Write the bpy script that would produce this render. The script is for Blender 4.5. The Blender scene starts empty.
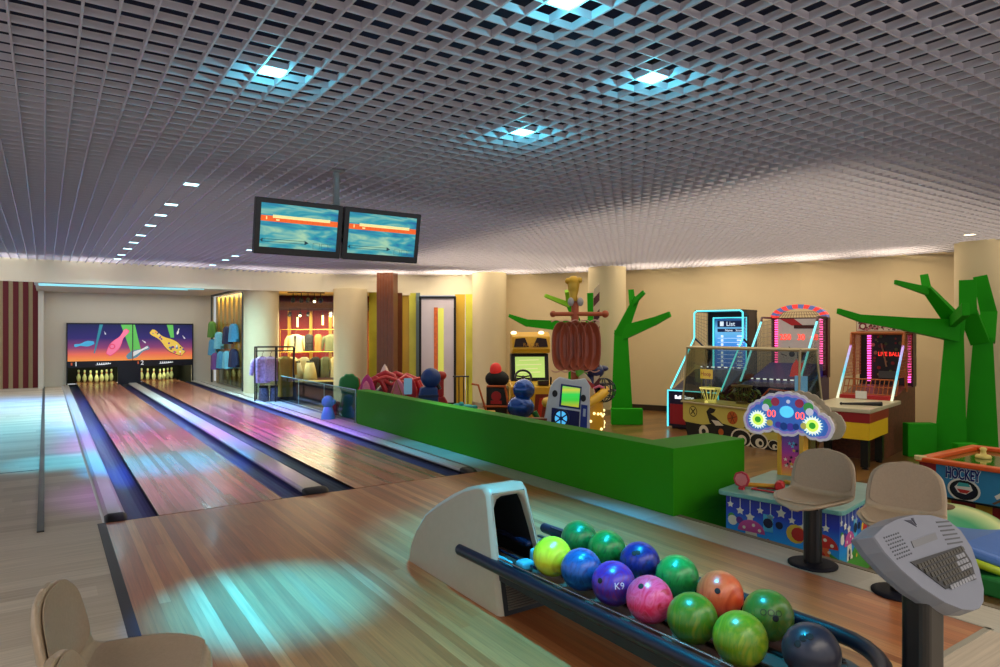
import bpy, math, random
from mathutils import Vector, Matrix
random.seed(7)
SC = bpy.context.scene
COL = SC.collection
PI = math.pi
AF = -0.35      # arcade floor level, below the bowling platform
CEIL = 3.15     # underside of the open grid ceiling

# ------------------------------------------------------------------ materials
def lin(c):
    def f(v):
        v /= 255.0
        return v / 12.92 if v <= 0.04045 else ((v + 0.055) / 1.055) ** 2.4
    return (f(c[0]), f(c[1]), f(c[2]), 1.0)

_M = {}
def M(name, c, rough=0.5, metal=0.0, var=0.06, scale=18.0, coat=0.0, spec=0.5, emit=None, es=0.0, trans=0.0, bump=0.0):
    """procedural paint / plastic / metal with a slight noise variation"""
    if name in _M: return _M[name]
    m = bpy.data.materials.new(name); m.use_nodes = True
    nt = m.node_tree; b = nt.nodes['Principled BSDF']
    col = lin(c)
    tc = nt.nodes.new('ShaderNodeTexCoord'); nz = nt.nodes.new('ShaderNodeTexNoise')
    nz.inputs['Scale'].default_value = scale; nz.inputs['Detail'].default_value = 3
    nt.links.new(tc.outputs['Object'], nz.inputs['Vector'])
    mx = nt.nodes.new('ShaderNodeMix'); mx.data_type = 'RGBA'
    mx.inputs['A'].default_value = [min(1, v * (1 - var)) for v in col[:3]] + [1]
    mx.inputs['B'].default_value = [min(1, v * (1 + var)) for v in col[:3]] + [1]
    nt.links.new(nz.outputs['Fac'], mx.inputs['Factor'])
    nt.links.new(mx.outputs['Result'], b.inputs['Base Color'])
    b.inputs['Roughness'].default_value = rough; b.inputs['Metallic'].default_value = metal
    b.inputs['Coat Weight'].default_value = coat; b.inputs['Coat Roughness'].default_value = 0.08
    b.inputs['Specular IOR Level'].default_value = spec
    if trans: b.inputs['Transmission Weight'].default_value = trans
    if bump:
        bp = nt.nodes.new('ShaderNodeBump'); bp.inputs['Strength'].default_value = bump
        bp.inputs['Distance'].default_value = 0.01
        nt.links.new(nz.outputs['Fac'], bp.inputs['Height']); nt.links.new(bp.outputs['Normal'], b.inputs['Normal'])
    if emit:
        b.inputs['Emission Color'].default_value = lin(emit); b.inputs['Emission Strength'].default_value = es
    _M[name] = m
    return m

def E_(name, c, s, base=None):
    return M(name, base or c, 0.4, emit=c, es=s, var=0.02)

def dotted(name, c, es, step, axis=2):
    """a strip of small lamps: bright dots spaced along a local axis"""
    if name in _M: return _M[name]
    m = M(name, (60, 20, 40), 0.4); nt = m.node_tree; b = nt.nodes['Principled BSDF']
    tc = nt.nodes.new('ShaderNodeTexCoord'); sx = nt.nodes.new('ShaderNodeSeparateXYZ'); nt.links.new(tc.outputs['Object'], sx.inputs[0])
    dv = nt.nodes.new('ShaderNodeMath'); dv.operation = 'DIVIDE'; nt.links.new(sx.outputs[axis], dv.inputs[0]); dv.inputs[1].default_value = step
    fr = nt.nodes.new('ShaderNodeMath'); fr.operation = 'FRACT'; nt.links.new(dv.outputs[0], fr.inputs[0])
    gt = nt.nodes.new('ShaderNodeMath'); gt.operation = 'GREATER_THAN'; nt.links.new(fr.outputs[0], gt.inputs[0]); gt.inputs[1].default_value = 0.45
    ml = nt.nodes.new('ShaderNodeMath'); ml.operation = 'MULTIPLY'; nt.links.new(gt.outputs[0], ml.inputs[0]); ml.inputs[1].default_value = es
    b.inputs['Emission Color'].default_value = lin(c); nt.links.new(ml.outputs[0], b.inputs['Emission Strength'])
    return m
def grad(name, axis, stops, rough=0.35, es=0.0, lo=0.0, hi=1.0):
    """printed colour gradient along a local axis between lo and hi"""
    m = bpy.data.materials.new(name); m.use_nodes = True
    nt = m.node_tree; b = nt.nodes['Principled BSDF']
    tc = nt.nodes.new('ShaderNodeTexCoord'); sx = nt.nodes.new('ShaderNodeSeparateXYZ')
    nt.links.new(tc.outputs['Object'], sx.inputs[0])
    mr = nt.nodes.new('ShaderNodeMapRange'); mr.inputs['From Min'].default_value = lo; mr.inputs['From Max'].default_value = hi
    nt.links.new(sx.outputs[axis], mr.inputs['Value'])
    cr = nt.nodes.new('ShaderNodeValToRGB'); nt.links.new(mr.outputs[0], cr.inputs[0])
    el = cr.color_ramp.elements
    while len(el) > 1: el.remove(el[-1])
    el[0].position = stops[0][0]; el[0].color = lin(stops[0][1])
    for p, c in stops[1:]:
        e = el.new(p); e.color = lin(c)
    nt.links.new(cr.outputs[0], b.inputs['Base Color']); b.inputs['Roughness'].default_value = rough
    if es:
        nt.links.new(cr.outputs[0], b.inputs['Emission Color']); b.inputs['Emission Strength'].default_value = es
    return m

def planks(name, w, L, cols, rough, coat=0.0, along='Y', grain=0.25, es=1.0, joint=0.5):
    """boards of width w along an axis, each board its own tone, with grain"""
    m = bpy.data.materials.new(name); m.use_nodes = True
    nt = m.node_tree; N = nt.nodes; Lk = nt.links; b = N['Principled BSDF']
    tc = N.new('ShaderNodeTexCoord'); sx = N.new('ShaderNodeSeparateXYZ'); Lk.new(tc.outputs['Object'], sx.inputs[0])
    a, c = ('X', 'Y') if along == 'Y' else ('Y', 'X')
    def math_(op, i0, i1=None, v1=None):
        n = N.new('ShaderNodeMath'); n.operation = op
        Lk.new(i0, n.inputs[0])
        if i1 is not None: Lk.new(i1, n.inputs[1])
        if v1 is not None: n.inputs[1].default_value = v1
        return n.outputs[0]
    u = math_('DIVIDE', sx.outputs[a], v1=w); row = math_('FLOOR', u)
    wn = N.new('ShaderNodeTexWhiteNoise'); wn.noise_dimensions = '1D'; Lk.new(row, wn.inputs['W'])
    off = math_('MULTIPLY', wn.outputs['Value'], v1=L)
    yy = math_('ADD', sx.outputs[c], off); v = math_('DIVIDE', yy, v1=L); seg = math_('FLOOR', v)
    cb = N.new('ShaderNodeCombineXYZ'); Lk.new(row, cb.inputs[0]); Lk.new(seg, cb.inputs[1])
    w2 = N.new('ShaderNodeTexWhiteNoise'); w2.noise_dimensions = '2D'; Lk.new(cb.outputs[0], w2.inputs['Vector'])
    cr = N.new('ShaderNodeValToRGB'); el = cr.color_ramp.elements
    while len(el) > 1: el.remove(el[-1])
    for i, cc in enumerate(cols):
        p = i / max(1, len(cols) - 1)
        if i == 0: el[0].position = 0; el[0].color = lin(cc)
        else:
            e = el.new(p); e.color = lin(cc)
    Lk.new(w2.outputs['Value'], cr.inputs[0])
    mp = N.new('ShaderNodeMapping'); Lk.new(tc.outputs['Object'], mp.inputs[0])
    mp.inputs['Scale'].default_value = (60, 2.2, 1) if along == 'Y' else (2.2, 60, 1)
    nz = N.new('ShaderNodeTexNoise'); nz.inputs['Scale'].default_value = 1.0; nz.inputs['Detail'].default_value = 4
    Lk.new(mp.outputs[0], nz.inputs['Vector'])
    g = N.new('ShaderNodeMapRange'); g.inputs['From Min'].default_value = 0.3; g.inputs['From Max'].default_value = 0.7
    g.inputs['To Min'].default_value = 1 - grain; g.inputs['To Max'].default_value = 1 + grain * 0.5
    Lk.new(nz.outputs['Fac'], g.inputs['Value'])
    hs = N.new('ShaderNodeMix'); hs.data_type = 'RGBA'; hs.blend_type = 'MULTIPLY'; hs.inputs['Factor'].default_value = 1
    Lk.new(cr.outputs[0], hs.inputs['A']); Lk.new(g.outputs[0], hs.inputs['B'])
    # thin dark joint between boards
    fr = math_('FRACT', u); d = math_('SUBTRACT', fr, v1=0.5); d = math_('ABSOLUTE', d); jn = math_('GREATER_THAN', d, v1=0.5 - 0.0012 / w)
    jm = math_('MULTIPLY', jn, v1=joint)
    h2 = N.new('ShaderNodeMix'); h2.data_type = 'RGBA'; Lk.new(jm, h2.inputs['Factor']); Lk.new(hs.outputs['Result'], h2.inputs['A'])
    h2.inputs['B'].default_value = [x * 0.35 for x in lin(cols[0])[:3]] + [1]
    Lk.new(h2.outputs['Result'], b.inputs['Base Color'])
    b.inputs['Roughness'].default_value = rough; b.inputs['Coat Weight'].default_value = coat; b.inputs['Coat Roughness'].default_value = 0.12
    return m

def glass(name, tint=(235, 245, 245), refl=0.08):
    m = bpy.data.materials.new(name); m.use_nodes = True
    nt = m.node_tree; nt.nodes.remove(nt.nodes['Principled BSDF'])
    tr = nt.nodes.new('ShaderNodeBsdfTransparent'); tr.inputs[0].default_value = lin(tint)
    gl = nt.nodes.new('ShaderNodeBsdfGlossy'); gl.inputs['Roughness'].default_value = 0.03
    lw = nt.nodes.new('ShaderNodeLayerWeight'); lw.inputs[0].default_value = 0.5
    pw_ = nt.nodes.new('ShaderNodeMath'); pw_.operation = 'POWER'; nt.links.new(lw.outputs['Facing'], pw_.inputs[0]); pw_.inputs[1].default_value = 5
    fr = nt.nodes.new('ShaderNodeMath'); fr.operation = 'MULTIPLY_ADD'; nt.links.new(pw_.outputs[0], fr.inputs[0]); fr.inputs[1].default_value = 0.6; fr.inputs[2].default_value = refl * 0.5
    mx = nt.nodes.new('ShaderNodeMixShader')
    nt.links.new(fr.outputs[0], mx.inputs[0]); nt.links.new(tr.outputs[0], mx.inputs[1]); nt.links.new(gl.outputs[0], mx.inputs[2])
    nt.links.new(mx.outputs[0], nt.nodes['Material Output'].inputs[0])
    return m

def swirl(name, c1, c2, c3=None, scale=4.0, rough=0.30):
    """marbled resin of a bowling ball"""
    m = bpy.data.materials.new(name); m.use_nodes = True
    nt = m.node_tree; N = nt.nodes; b = N['Principled BSDF']
    tc = N.new('ShaderNodeTexCoord'); mp = N.new('ShaderNodeMapping'); nt.links.new(tc.outputs['Object'], mp.inputs[0])
    mp.inputs['Scale'].default_value = (scale, scale * 3.2, scale * 1.5)
    nz = N.new('ShaderNodeTexNoise'); nz.inputs['Scale'].default_value = 2.4; nz.inputs['Detail'].default_value = 5; nz.inputs['Distortion'].default_value = 1.6
    nt.links.new(mp.outputs[0], nz.inputs['Vector'])
    cr = N.new('ShaderNodeValToRGB'); el = cr.color_ramp.elements
    el[0].position = 0.34; el[0].color = lin(c1); el[1].position = 0.66; el[1].color = lin(c3 or c2)
    if c3:
        e = el.new(0.5); e.color = lin(c2)
    nt.links.new(nz.outputs['Fac'], cr.inputs[0]); nt.links.new(cr.outputs[0], b.inputs['Base Color'])
    b.inputs['Roughness'].default_value = rough; b.inputs['Coat Weight'].default_value = 0.12; b.inputs['Coat Roughness'].default_value = 0.2
    return m

# ------------------------------------------------------------------ mesh helpers
class MB:
    def __init__(s): s.v = []; s.f = []; s.mi = []; s.sm = []; s.cur = 0
    def mat(s, i): s.cur = i; return s
    def add(s, vs, fs, smooth=False):
        o = len(s.v); s.v += [tuple(v) for v in vs]
        for f in fs:
            s.f.append([o + i for i in f]); s.mi.append(s.cur); s.sm.append(smooth)
        return s
    def hexa(s, p):
        return s.add(p, [(0, 3, 2, 1), (4, 5, 6, 7), (0, 1, 5, 4), (1, 2, 6, 5), (2, 3, 7, 6), (3, 0, 4, 7)])
    def box(s, x0, x1, y0, y1, z0, z1):
        return s.hexa([(x0, y0, z0), (x1, y0, z0), (x1, y1, z0), (x0, y1, z0), (x0, y0, z1), (x1, y0, z1), (x1, y1, z1), (x0, y1, z1)])
    def cbox(s, c, d, rz=0):
        M_ = Matrix.Rotation(rz, 3, 'Z'); c = Vector(c); pts = []
        for z in (-1, 1):
            for x, y in ((-1, -1), (1, -1), (1, 1), (-1, 1)):
                pts.append(c + M_ @ Vector((x * d[0] / 2, y * d[1] / 2, z * d[2] / 2)))
        return s.hexa(pts)
    def prism(s, poly, o, u, v, d):
        """poly in the (u,v) plane at o, extruded by vector d"""
        o, u, v, d = Vector(o), Vector(u), Vector(v), Vector(d); n = len(poly)
        a = [o + u * p[0] + v * p[1] for p in poly]; b = [p + d for p in a]
        area = sum(poly[i][0] * poly[(i + 1) % n][1] - poly[(i + 1) % n][0] * poly[i][1] for i in range(n))
        nn = u.cross(v)
        flip = (area > 0) == (nn.dot(d) > 0)
        f = [list(range(n)), list(range(2 * n - 1, n - 1, -1))] + [[(i + 1) % n, i, n + i, n + (i + 1) % n] for i in range(n)]
        if flip: f = [list(reversed(q)) for q in f]
        return s.add(a + b, f)
    def loft(s, rings, smooth=True, closed=True, cap=True):
        n = len(rings[0]); vs = [p for r in rings for p in r]; fs = []
        for i in range(len(rings) - 1):
            for j in range(n if closed else n - 1):
                k = (j + 1) % n
                fs.append([i * n + j, i * n + k, (i + 1) * n + k, (i + 1) * n + j])
        s.add(vs, fs, smooth)
        if cap:
            s.add(rings[0], [list(range(n - 1, -1, -1))]); s.add(rings[-1], [list(range(n))])
        return s
    def tube(s, pts, r, n=8, cap=True, closed=False):
        pts = [Vector(p) for p in pts]; m = len(pts); rings = []
        up = None
        for i, p in enumerate(pts):
            if closed: t = pts[(i + 1) % m] - pts[i - 1]
            elif i == 0: t = pts[1] - p
            elif i == m - 1: t = p - pts[i - 1]
            else: t = (pts[i + 1] - p).normalized() + (p - pts[i - 1]).normalized()
            t.normalize()
            if up is None:
                up = Vector((0, 0, 1)) if abs(t.z) < 0.9 else Vector((1, 0, 0))
            a = t.cross(up)
            if a.length < 1e-4: a = t.cross(Vector((0.3, 1, 0.2)))
            a.normalize(); b = a.cross(t).normalized(); up = b
            rr = r[i] if isinstance(r, (list, tuple)) else r
            rings.append([p + a * rr * math.cos(2 * PI * k / n) + b * rr * math.sin(2 * PI * k / n) for k in range(n)])
        if closed: rings.append(rings[0])
        return s.loft(rings, True, True, cap and not closed)
    def lathe(s, prof, c=(0, 0, 0), n=20, M_=None):
        """(r,z) profile turned round z"""
        M_ = M_ or Matrix.Identity(3); c = Vector(c); rings = []
        for r, z in prof:
            rings.append([c + M_ @ Vector((max(r, 1e-4) * math.cos(2 * PI * k / n), max(r, 1e-4) * math.sin(2 * PI * k / n), z)) for k in range(n)])
        return s.loft(rings, True, True, True)
    def ell(s, c, r, n=16, m=10, M_=None):
        if not isinstance(r, (tuple, list)): r = (r, r, r)
        M_ = M_ or Matrix.Identity(3); c = Vector(c); rings = []
        for i in range(m + 1):
            t = -PI / 2 + PI * i / m; q = max(math.cos(t), 1e-3)
            rings.append([c + M_ @ Vector((r[0] * q * math.cos(2 * PI * k / n), r[1] * q * math.sin(2 * PI * k / n), r[2] * math.sin(t))) for k in range(n)])
        return s.loft(rings, True, True, True)
    def limb(s, a, b, w0, w1, side=None, dep=None):
        """square tapered timber from a to b; w across the side direction, dep along the other"""
        a, b = Vector(a), Vector(b); t = (b - a).normalized()
        sd = Vector(side) if side else t.cross(Vector((0, 0, 1)))
        sd = (sd - t * sd.dot(t)).normalized(); o = t.cross(sd).normalized()
        d0, d1 = dep if dep else (w0, w1)
        q = []
        for p, w, d in ((a, w0, d0), (b, w1, d1)):
            q.append([p + sd * w / 2 * i + o * d / 2 * j for i, j in ((-1, -1), (1, -1), (1, 1), (-1, 1))])
        return s.loft(q, False)
    def build(s, name, mats, parent=None, bevel=0.0, seg=2, loc=None, sub=0):
        me = bpy.data.meshes.new(name)
        me.from_pydata(s.v, [], s.f); me.update()
        if not isinstance(mats, (list, tuple)): mats = [mats]
        for m in mats: me.materials.append(m)
        me.polygons.foreach_set('material_index', [min(i, len(mats) - 1) for i in s.mi])
        me.polygons.foreach_set('use_smooth', s.sm)
        o = bpy.data.objects.new(name, me); COL.objects.link(o)
        if parent: o.parent = parent
        if loc: o.location = loc
        if bevel:
            b = o.modifiers.new('bevel', 'BEVEL'); b.width = bevel; b.segments = seg; b.limit_method = 'ANGLE'; b.angle_limit = math.radians(40)
        if sub:
            b = o.modifiers.new('sub', 'SUBSURF'); b.levels = sub; b.render_levels = sub
        return o

def thing(name, label, cat, loc=(0, 0, 0), rz=0.0, group=None):
    o = bpy.data.objects.new(name, None); COL.objects.link(o)
    o.empty_display_size = 0.1
    o.location = loc; o.rotation_euler = (0, 0, rz); o['label'] = label; o['category'] = cat
    if group: o['group'] = group
    return o
def tag(o, label, cat, group=None):
    o['label'] = label; o['category'] = cat
    if group: o['group'] = group
    return o
def structure(o): o['kind'] = 'structure'; return o
def stuff(o): o['kind'] = 'stuff'; return o
def clone(root, loc, label, rz=None):
    r = root.copy(); COL.objects.link(r); r.location = loc; r['label'] = label
    if rz is not None: r.rotation_euler = (0, 0, rz)
    for ch in list(root.children):
        c = ch.copy(); COL.objects.link(c); c.parent = r
        for gch in list(ch.children):
            d = gch.copy(); COL.objects.link(d); d.parent = c
    return r

def lettering(txt, o, u, v, size, mat, parent, name='lettering', depth=0.002, align='CENTER', xs=1.0, bold=0.0):
    """real raised letters: o origin, u writing direction, v up direction"""
    cu = bpy.data.curves.new(name, 'FONT'); cu.body = txt; cu.size = size; cu.extrude = depth; cu.align_x = align; cu.align_y = 'CENTER'
    cu.resolution_u = 3; cu.offset = bold
    tmp = bpy.data.objects.new('tmp', cu); COL.objects.link(tmp)
    bpy.context.view_layer.update()
    me = bpy.data.meshes.new_from_object(tmp.evaluated_get(bpy.context.evaluated_depsgraph_get()))
    bpy.data.objects.remove(tmp)
    u, v = Vector(u).normalized(), Vector(v).normalized(); w = u.cross(v)
    for q in me.vertices:
        c = q.co; q.co = Vector(o) + u * c.x * xs + v * c.y + w * c.z
    me.materials.clear(); me.materials.append(mat); me.name = name
    ob = bpy.data.objects.new(name, me); COL.objects.link(ob)
    if parent: ob.parent = parent
    return ob

def circ(cx, cy, r, n=16, ry=None, a0=0.0, a1=2 * PI):
    ry = r if ry is None else ry; full = abs(a1 - a0 - 2 * PI) < 1e-6
    k = n if full else n + 1
    return [(cx + r * math.cos(a0 + (a1 - a0) * i / n), cy + ry * math.sin(a0 + (a1 - a0) * i / n)) for i in range(k)]
def star(cx, cy, r, q=0.45, n=5, rot=PI / 2):
    return [(cx + (r if i % 2 == 0 else r * q) * math.cos(rot + PI * i / n), cy + (r if i % 2 == 0 else r * q) * math.sin(rot + PI * i / n)) for i in range(2 * n)]
def rrect(x0, x1, y0, y1, r, n=4):
    p = []
    for cx, cy, a in ((x1 - r, y0 + r, -PI / 2), (x1 - r, y1 - r, 0), (x0 + r, y1 - r, PI / 2), (x0 + r, y0 + r, PI)):
        for i in range(n + 1):
            t = a + PI / 2 * i / n; p.append((cx + r * math.cos(t), cy + r * math.sin(t)))
    return p
X, Y, Z = Vector((1, 0, 0)), Vector((0, 1, 0)), Vector((0, 0, 1))

# camera frame and a way to turn a photo pixel at a known distance into a place
F, HZ, EYE = 672.0, 332.0, 1.6
YAW = math.atan((500 - 45) / F)
SN, CS = math.sin(YAW), math.cos(YAW)
def at(px, py, k):
    r = (px - 500) / F; u = (HZ - py) / F
    return Vector(((SN + r * CS) * k, (CS - r * SN) * k, EYE + u * k))
def ground(px, k):
    p = at(px, HZ, k); return (p.x, p.y)

# shared paints
black = M('black_paint', (14, 14, 16), 0.35)
blackm = M('black_matt', (10, 10, 11), 0.75)
white = M('white_plastic', (225, 225, 222), 0.4)
chrome = M('chrome', (200, 200, 200), 0.18, 1.0)
steel = M('brushed_steel', (150, 152, 155), 0.35, 1.0)
gold = M('gold_metal', (200, 165, 70), 0.25, 1.0)
wallp = M('wall_paint', (214, 194, 154), 0.85, var=0.03, scale=3)
wallw = M('white_wall', (206, 200, 186), 0.85, var=0.03, scale=3)
# ------------------------------------------------------------------ the setting
light_wood = planks('pale_laminate', 0.19, 1.3, [(178, 162, 142), (192, 177, 156), (202, 188, 168)], 0.5, 0.0, along='X', grain=0.16, joint=0.25)
light_wood.node_tree.nodes['Principled BSDF'].inputs['Specular IOR Level'].default_value = 0.25
strip_wood = planks('pale_strip', 0.30, 0.9, [(168, 162, 146), (178, 172, 156), (184, 178, 162)], 0.4, 0.15, along='Y', grain=0.1, joint=0.4)
approach_wood = planks('approach_boards', 0.062, 9.0, [(146, 82, 44), (168, 96, 52), (186, 112, 62), (156, 88, 48), (206, 140, 86), (172, 100, 56)], 0.34, 0.08, grain=0.22, joint=0.35)
lane_wood = planks('lane_boards', 0.053, 4.0, [(112, 64, 50), (150, 90, 72), (176, 112, 92), (128, 76, 58)], 0.22, 0.06, grain=0.2, joint=0.4)
lane_wood.node_tree.nodes['Principled BSDF'].inputs['Specular IOR Level'].default_value = 0.3
arc_wood = planks('arcade_parquet', 0.16, 1.4, [(96, 66, 34), (116, 82, 42), (134, 98, 52), (108, 74, 38)], 0.32, 0.3, along='X', grain=0.2)
bulk = M('bulkhead_paint', (232, 222, 196), 0.85, var=0.03, scale=2)

arc = [(-7, 17.45), (-0.78, 17.53), (1.03, 17.67), (3.0, 17.9), (4.42, 18.0), (6.2, 17.62), (7.77, 16.81), (8.6, 16.3), (9.68, 15.51), (10.47, 14.9), (11.5, 13.5), (12.4, 11.85), (13.2, 10.2), (13.84, 8.6), (14.3, 7.1), (14.6, 5.75), (14.8, 4.0), (14.8, 1.5), (14.5, -1.5), (14.2, -3.0)]
def arc_y(x):
    for (a, b), (c, d) in zip(arc, arc[1:]):
        if a <= x <= c and c > a: return b + (d - b) * (x - a) / (c - a)
    return -9
def arc_x(y):
    best = -9
    for (a, b), (c, d) in zip(arc, arc[1:]):
        lo, hi = min(b, d), max(b, d)
        if lo <= y <= hi and hi > lo:
            best = max(best, a + (c - a) * (y - b) / (d - b))
    return best

m = MB()
m.box(-7, 0.36, -3, 6.50, -0.03, 0); m.box(-7, 0.40, 6.50, 23.6, -0.03, 0)
m.box(0.36, 4.2, -3, 1.54, -0.03, 0)
structure(m.build('floor', light_wood))
m = MB(); m.box(4.2, 4.55, -3, 23.6, -0.03, 0); structure(m.build('floor_strip', strip_wood))
m = MB(); m.box(0.42, 4.2, 1.54, 6.50, -0.03, 0.002); structure(m.build('floor_approach', approach_wood))
m = MB(); m.box(0.36, 0.42, 1.54, 6.50, -0.02, 0.006); structure(m.build('trim_1', M('dark_trim', (52, 46, 50), 0.5)))
m = MB(); m.box(4.55, 4.60, -3, 3.98, -0.36, 0.004); m.box(4.55, 4.60, 11.13, 23.6, -0.36, 0.004); m.box(4.55, 4.6, 3.98, 11.13, -0.36, -0.001)
structure(m.build('trim_2', M('edge_trim', (112, 100, 78), 0.5)))
m = MB(); m.box(-0.055, -0.005, 6.5, 23.6, -0.01, 0.012); structure(m.build('trim_3', M('floor_channel', (26, 26, 28), 0.4)))
m = MB(); m.box(-3.2, -0.06, 9.45, 9.47, -0.01, 0.003); structure(m.build('trim_4', M('floor_seam', (60, 58, 54), 0.5)))
m = MB(); m.box(4.2, 4.22, 1.5, 6.5, -0.01, 0.004); m.box(0.42, 4.22, 1.51, 1.54, -0.01, 0.004); structure(m.build('trim_5', M('seam_metal', (150, 145, 130), 0.4)))
# arcade floor
m = MB(); m.box(4.58, 15, -3, 19.5, AF - 0.03, AF); structure(m.build('floor_arcade', arc_wood))
# pit under the lanes
m = MB(); m.box(0.38, 4.14, 6.45, 26.3, -0.16, -0.13); structure(m.build('floor_pit', blackm))

# ceiling grid
gridm = M('ceiling_grid_paint', (194, 190, 202), 0.55, var=0.03)
m = MB()
SX, SY = 0.15, 0.15
for i in range(-46, 99):
    x = i * SX; y1 = arc_y(x)
    if y1 > -2: m.box(x - 0.0055, x + 0.0055, -3.0, y1 - 0.01, CEIL, CEIL + 0.042)
for j in range(-20, 121):
    y = j * SY + 0.108; x1 = arc_x(y) if y < 17.45 else None
    if y < 17.45: m.box(-7, x1 - 0.01, y - 0.004, y + 0.004, CEIL + 0.0015, CEIL + 0.040)
structure(m.build('ceiling_grid', gridm))
m = MB(); m.prism([(-7.2, -3), (-7.2, 18.4)] + [(a + 0.3, b + 0.3) for a, b in arc[1:]], (0, 0, CEIL + 0.42), X, Y, Z * 0.05)
structure(m.build('ceiling', M('plenum_dark', (14, 22, 54), 0.9)))

def strip_wall(pts, z0, z1, t, name, mat):
    """vertical wall along a polyline, thickness outwards (to the left of travel)"""
    n = len(pts); vs = []; fs = []
    nor = []
    for i in range(n):
        a = Vector(pts[max(0, i - 1)]); b = Vector(pts[min(n - 1, i + 1)]); d = (b - a).normalized(); nor.append(Vector((-d.y, d.x)))
    m = MB()
    for i in range(n - 1):
        p, q = Vector(pts[i]), Vector(pts[i + 1]); P2, Q2 = p + nor[i] * t, q + nor[i + 1] * t
        m.hexa([(p.x, p.y, z0), (q.x, q.y, z0), (Q2.x, Q2.y, z0), (P2.x, P2.y, z0), (p.x, p.y, z1), (q.x, q.y, z1), (Q2.x, Q2.y, z1), (P2.x, P2.y, z1)])
    return structure(m.build(name, mat))
b_pts = arc[:5] + [(5.4, 17.85), (6.2, 17.62), (7.1, 17.18), (7.77, 16.81)]
strip_wall(b_pts, 2.68, CEIL + 0.46, 0.10, 'wall_bulkhead', bulk)
strip_wall([(7.77, 16.81), (8.6, 16.3), (9.68, 15.51)], 2.60, CEIL + 0.46, 0.10, 'wall_bulkhead_right', bulk)
strip_wall([(9.62, 15.55)] + arc[9:], AF, CEIL + 0.46, 0.12, 'wall_right', wallp)
strip_wall([(a - 0.02, b - 0.01) for a, b in [(10.1, 15.2)] + arc[9:]], AF, AF + 0.14, 0.02, 'baseboard_right', M('baseboard_dark', (44, 32, 26), 0.5))

# alcove over the lanes
m = MB(); m.box(-0.2, 4.75, 18.8, 23.8, 2.78, 2.9); m.prism([(-0.2, 17.72), (1.03, 17.80), (3.0, 18.02), (4.42, 18.12), (4.75, 18.10), (4.75, 18.8), (-0.2, 18.8)], (0, 0, 2.68), X, Y, Z * 0.22); structure(m.build('ceiling_alcove', wallw))
m = MB()
m.box(-0.03, 0.54, 23.6, 23.7, 0, 2.78); m.box(3.93, 4.6, 23.6, 23.7, 0, 2.78); m.box(0.54, 3.93, 23.6, 23.7, 0.6, 2.78)
structure(m.build('wall_back', wallw))
m = MB(); m.box(0.45, 0.54, 23.7, 26.3, -0.1, 1.2); m.box(3.93, 4.02, 23.7, 26.3, -0.1, 1.2); m.box(0.45, 4.02, 26.2, 26.3, -0.1, 1.2); m.box(0.45, 4.02, 23.7, 26.3, 1.1, 1.2)
structure(m.build('wall_pit', blackm))
m = MB(); m.box(-0.16, -0.03, 22.9, 23.7, 0, 3.1); structure(m.build('wall_jamb', wallw))
# two recessed strips in the alcove soffit
for k, yy in enumerate((18.10, 18.55)):
    m = MB(); m.box(-0.12, 3.3 - 0.3 * k, yy, yy + 0.05, 2.662, 2.68)
    structure(m.build('trim_%d' % (6 + k), E_('cove_strip', (150, 235, 245), 0.8)))
# striped wall on the left
m = MB(); x = -4.2; k = 0
while x < -0.16:
    w = 0.125 if k % 2 == 0 else 0.105
    m.mat(k % 2); m.box(x, min(x + w, -0.16), 23.5 - (0.03 if k % 2 == 0 else 0), 23.62, 0, 3.12); x += w; k += 1
structure(m.build('wall_striped', [M('stripe_red', (104, 20, 28), 0.7), M('stripe_cream', (176, 152, 112), 0.7)]))
m = MB(); m.box(-7, -0.03, 23.5, 23.7, 3.1, 3.9); structure(m.build('wall_striped_head', wallw))

# round columns
cola = M('column_paint', (208, 192, 156), 0.8, var=0.03, scale=2)
for i, (cx, cy, z1, z0) in enumerate(((4.78, 18.42, 2.72, AF), (6.86, 17.36, 2.72, AF), (9.75, 14.9, CEIL, AF), (11.27, 12.02, CEIL, AF), (13.55, 4.95, CEIL, AF))):
    m = MB(); r = 0.45
    m.lathe([(r, z0), (r, z1 + 0.04)], (cx, cy, 0), 48)
    structure(m.build('column', cola))
    if i >= 2:
        m = MB(); m.lathe([(r + 0.012, AF), (r + 0.012, AF + 0.12)], (cx, cy, 0), 48); structure(m.build('column_trim', M('column_ring', (190, 176, 150), 0.3, 0.8)))
# ------------------------------------------------------------------ lanes
navy = M('gutter_navy', (14, 24, 70), 0.5, coat=0.0, var=0.1, spec=0.3)
def gutter(x0, x1, parent):
    m = MB(); n = 10; R0 = []
    prof = [(x0, 0.0), (x0, -0.02)] + [((x0 + x1) / 2 + (x1 - x0) / 2 * math.cos(PI + PI * i / n), -0.02 - 0.075 * math.sin(PI * i / n)) for i in range(1, n)] + [(x1, -0.02), (x1, 0.0)]
    m.loft([[(a, 6.52, b) for a, b in prof], [(a, 24.6, b) for a, b in prof]], smooth=False, closed=False, cap=False)
    return m.build('gutter', navy, parent)
for x0, x1, lab, g0, g1, nm in ((0.82, 1.89, 'glossy wooden bowling lane nearest the striped wall, ending at pins under sign 1', (0.58, 0.82), (1.89, 2.12), 1), (2.62, 3.69, 'glossy wooden bowling lane beside the glass rail, ending at pins under sign 2', (2.36, 2.62), (3.69, 3.94), 2)):
    t = thing('bowling_lane', lab, 'bowling lane', ((x0 + x1) / 2, 6.52, 0), group='two bowling lanes')
    cx = (x0 + x1) / 2
    m = MB(); m.box(x0 - cx, x1 - cx, 0.0, 19.5, -0.13, 0.002)
    m.build('lane_bed', lane_wood, t)
    for a, b in (g0, g1):
        g = gutter(a, b, t); g.location = (-cx, -6.52, 0)
capm = M('capping', (168, 164, 158), 0.4, coat=0.1)
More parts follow.
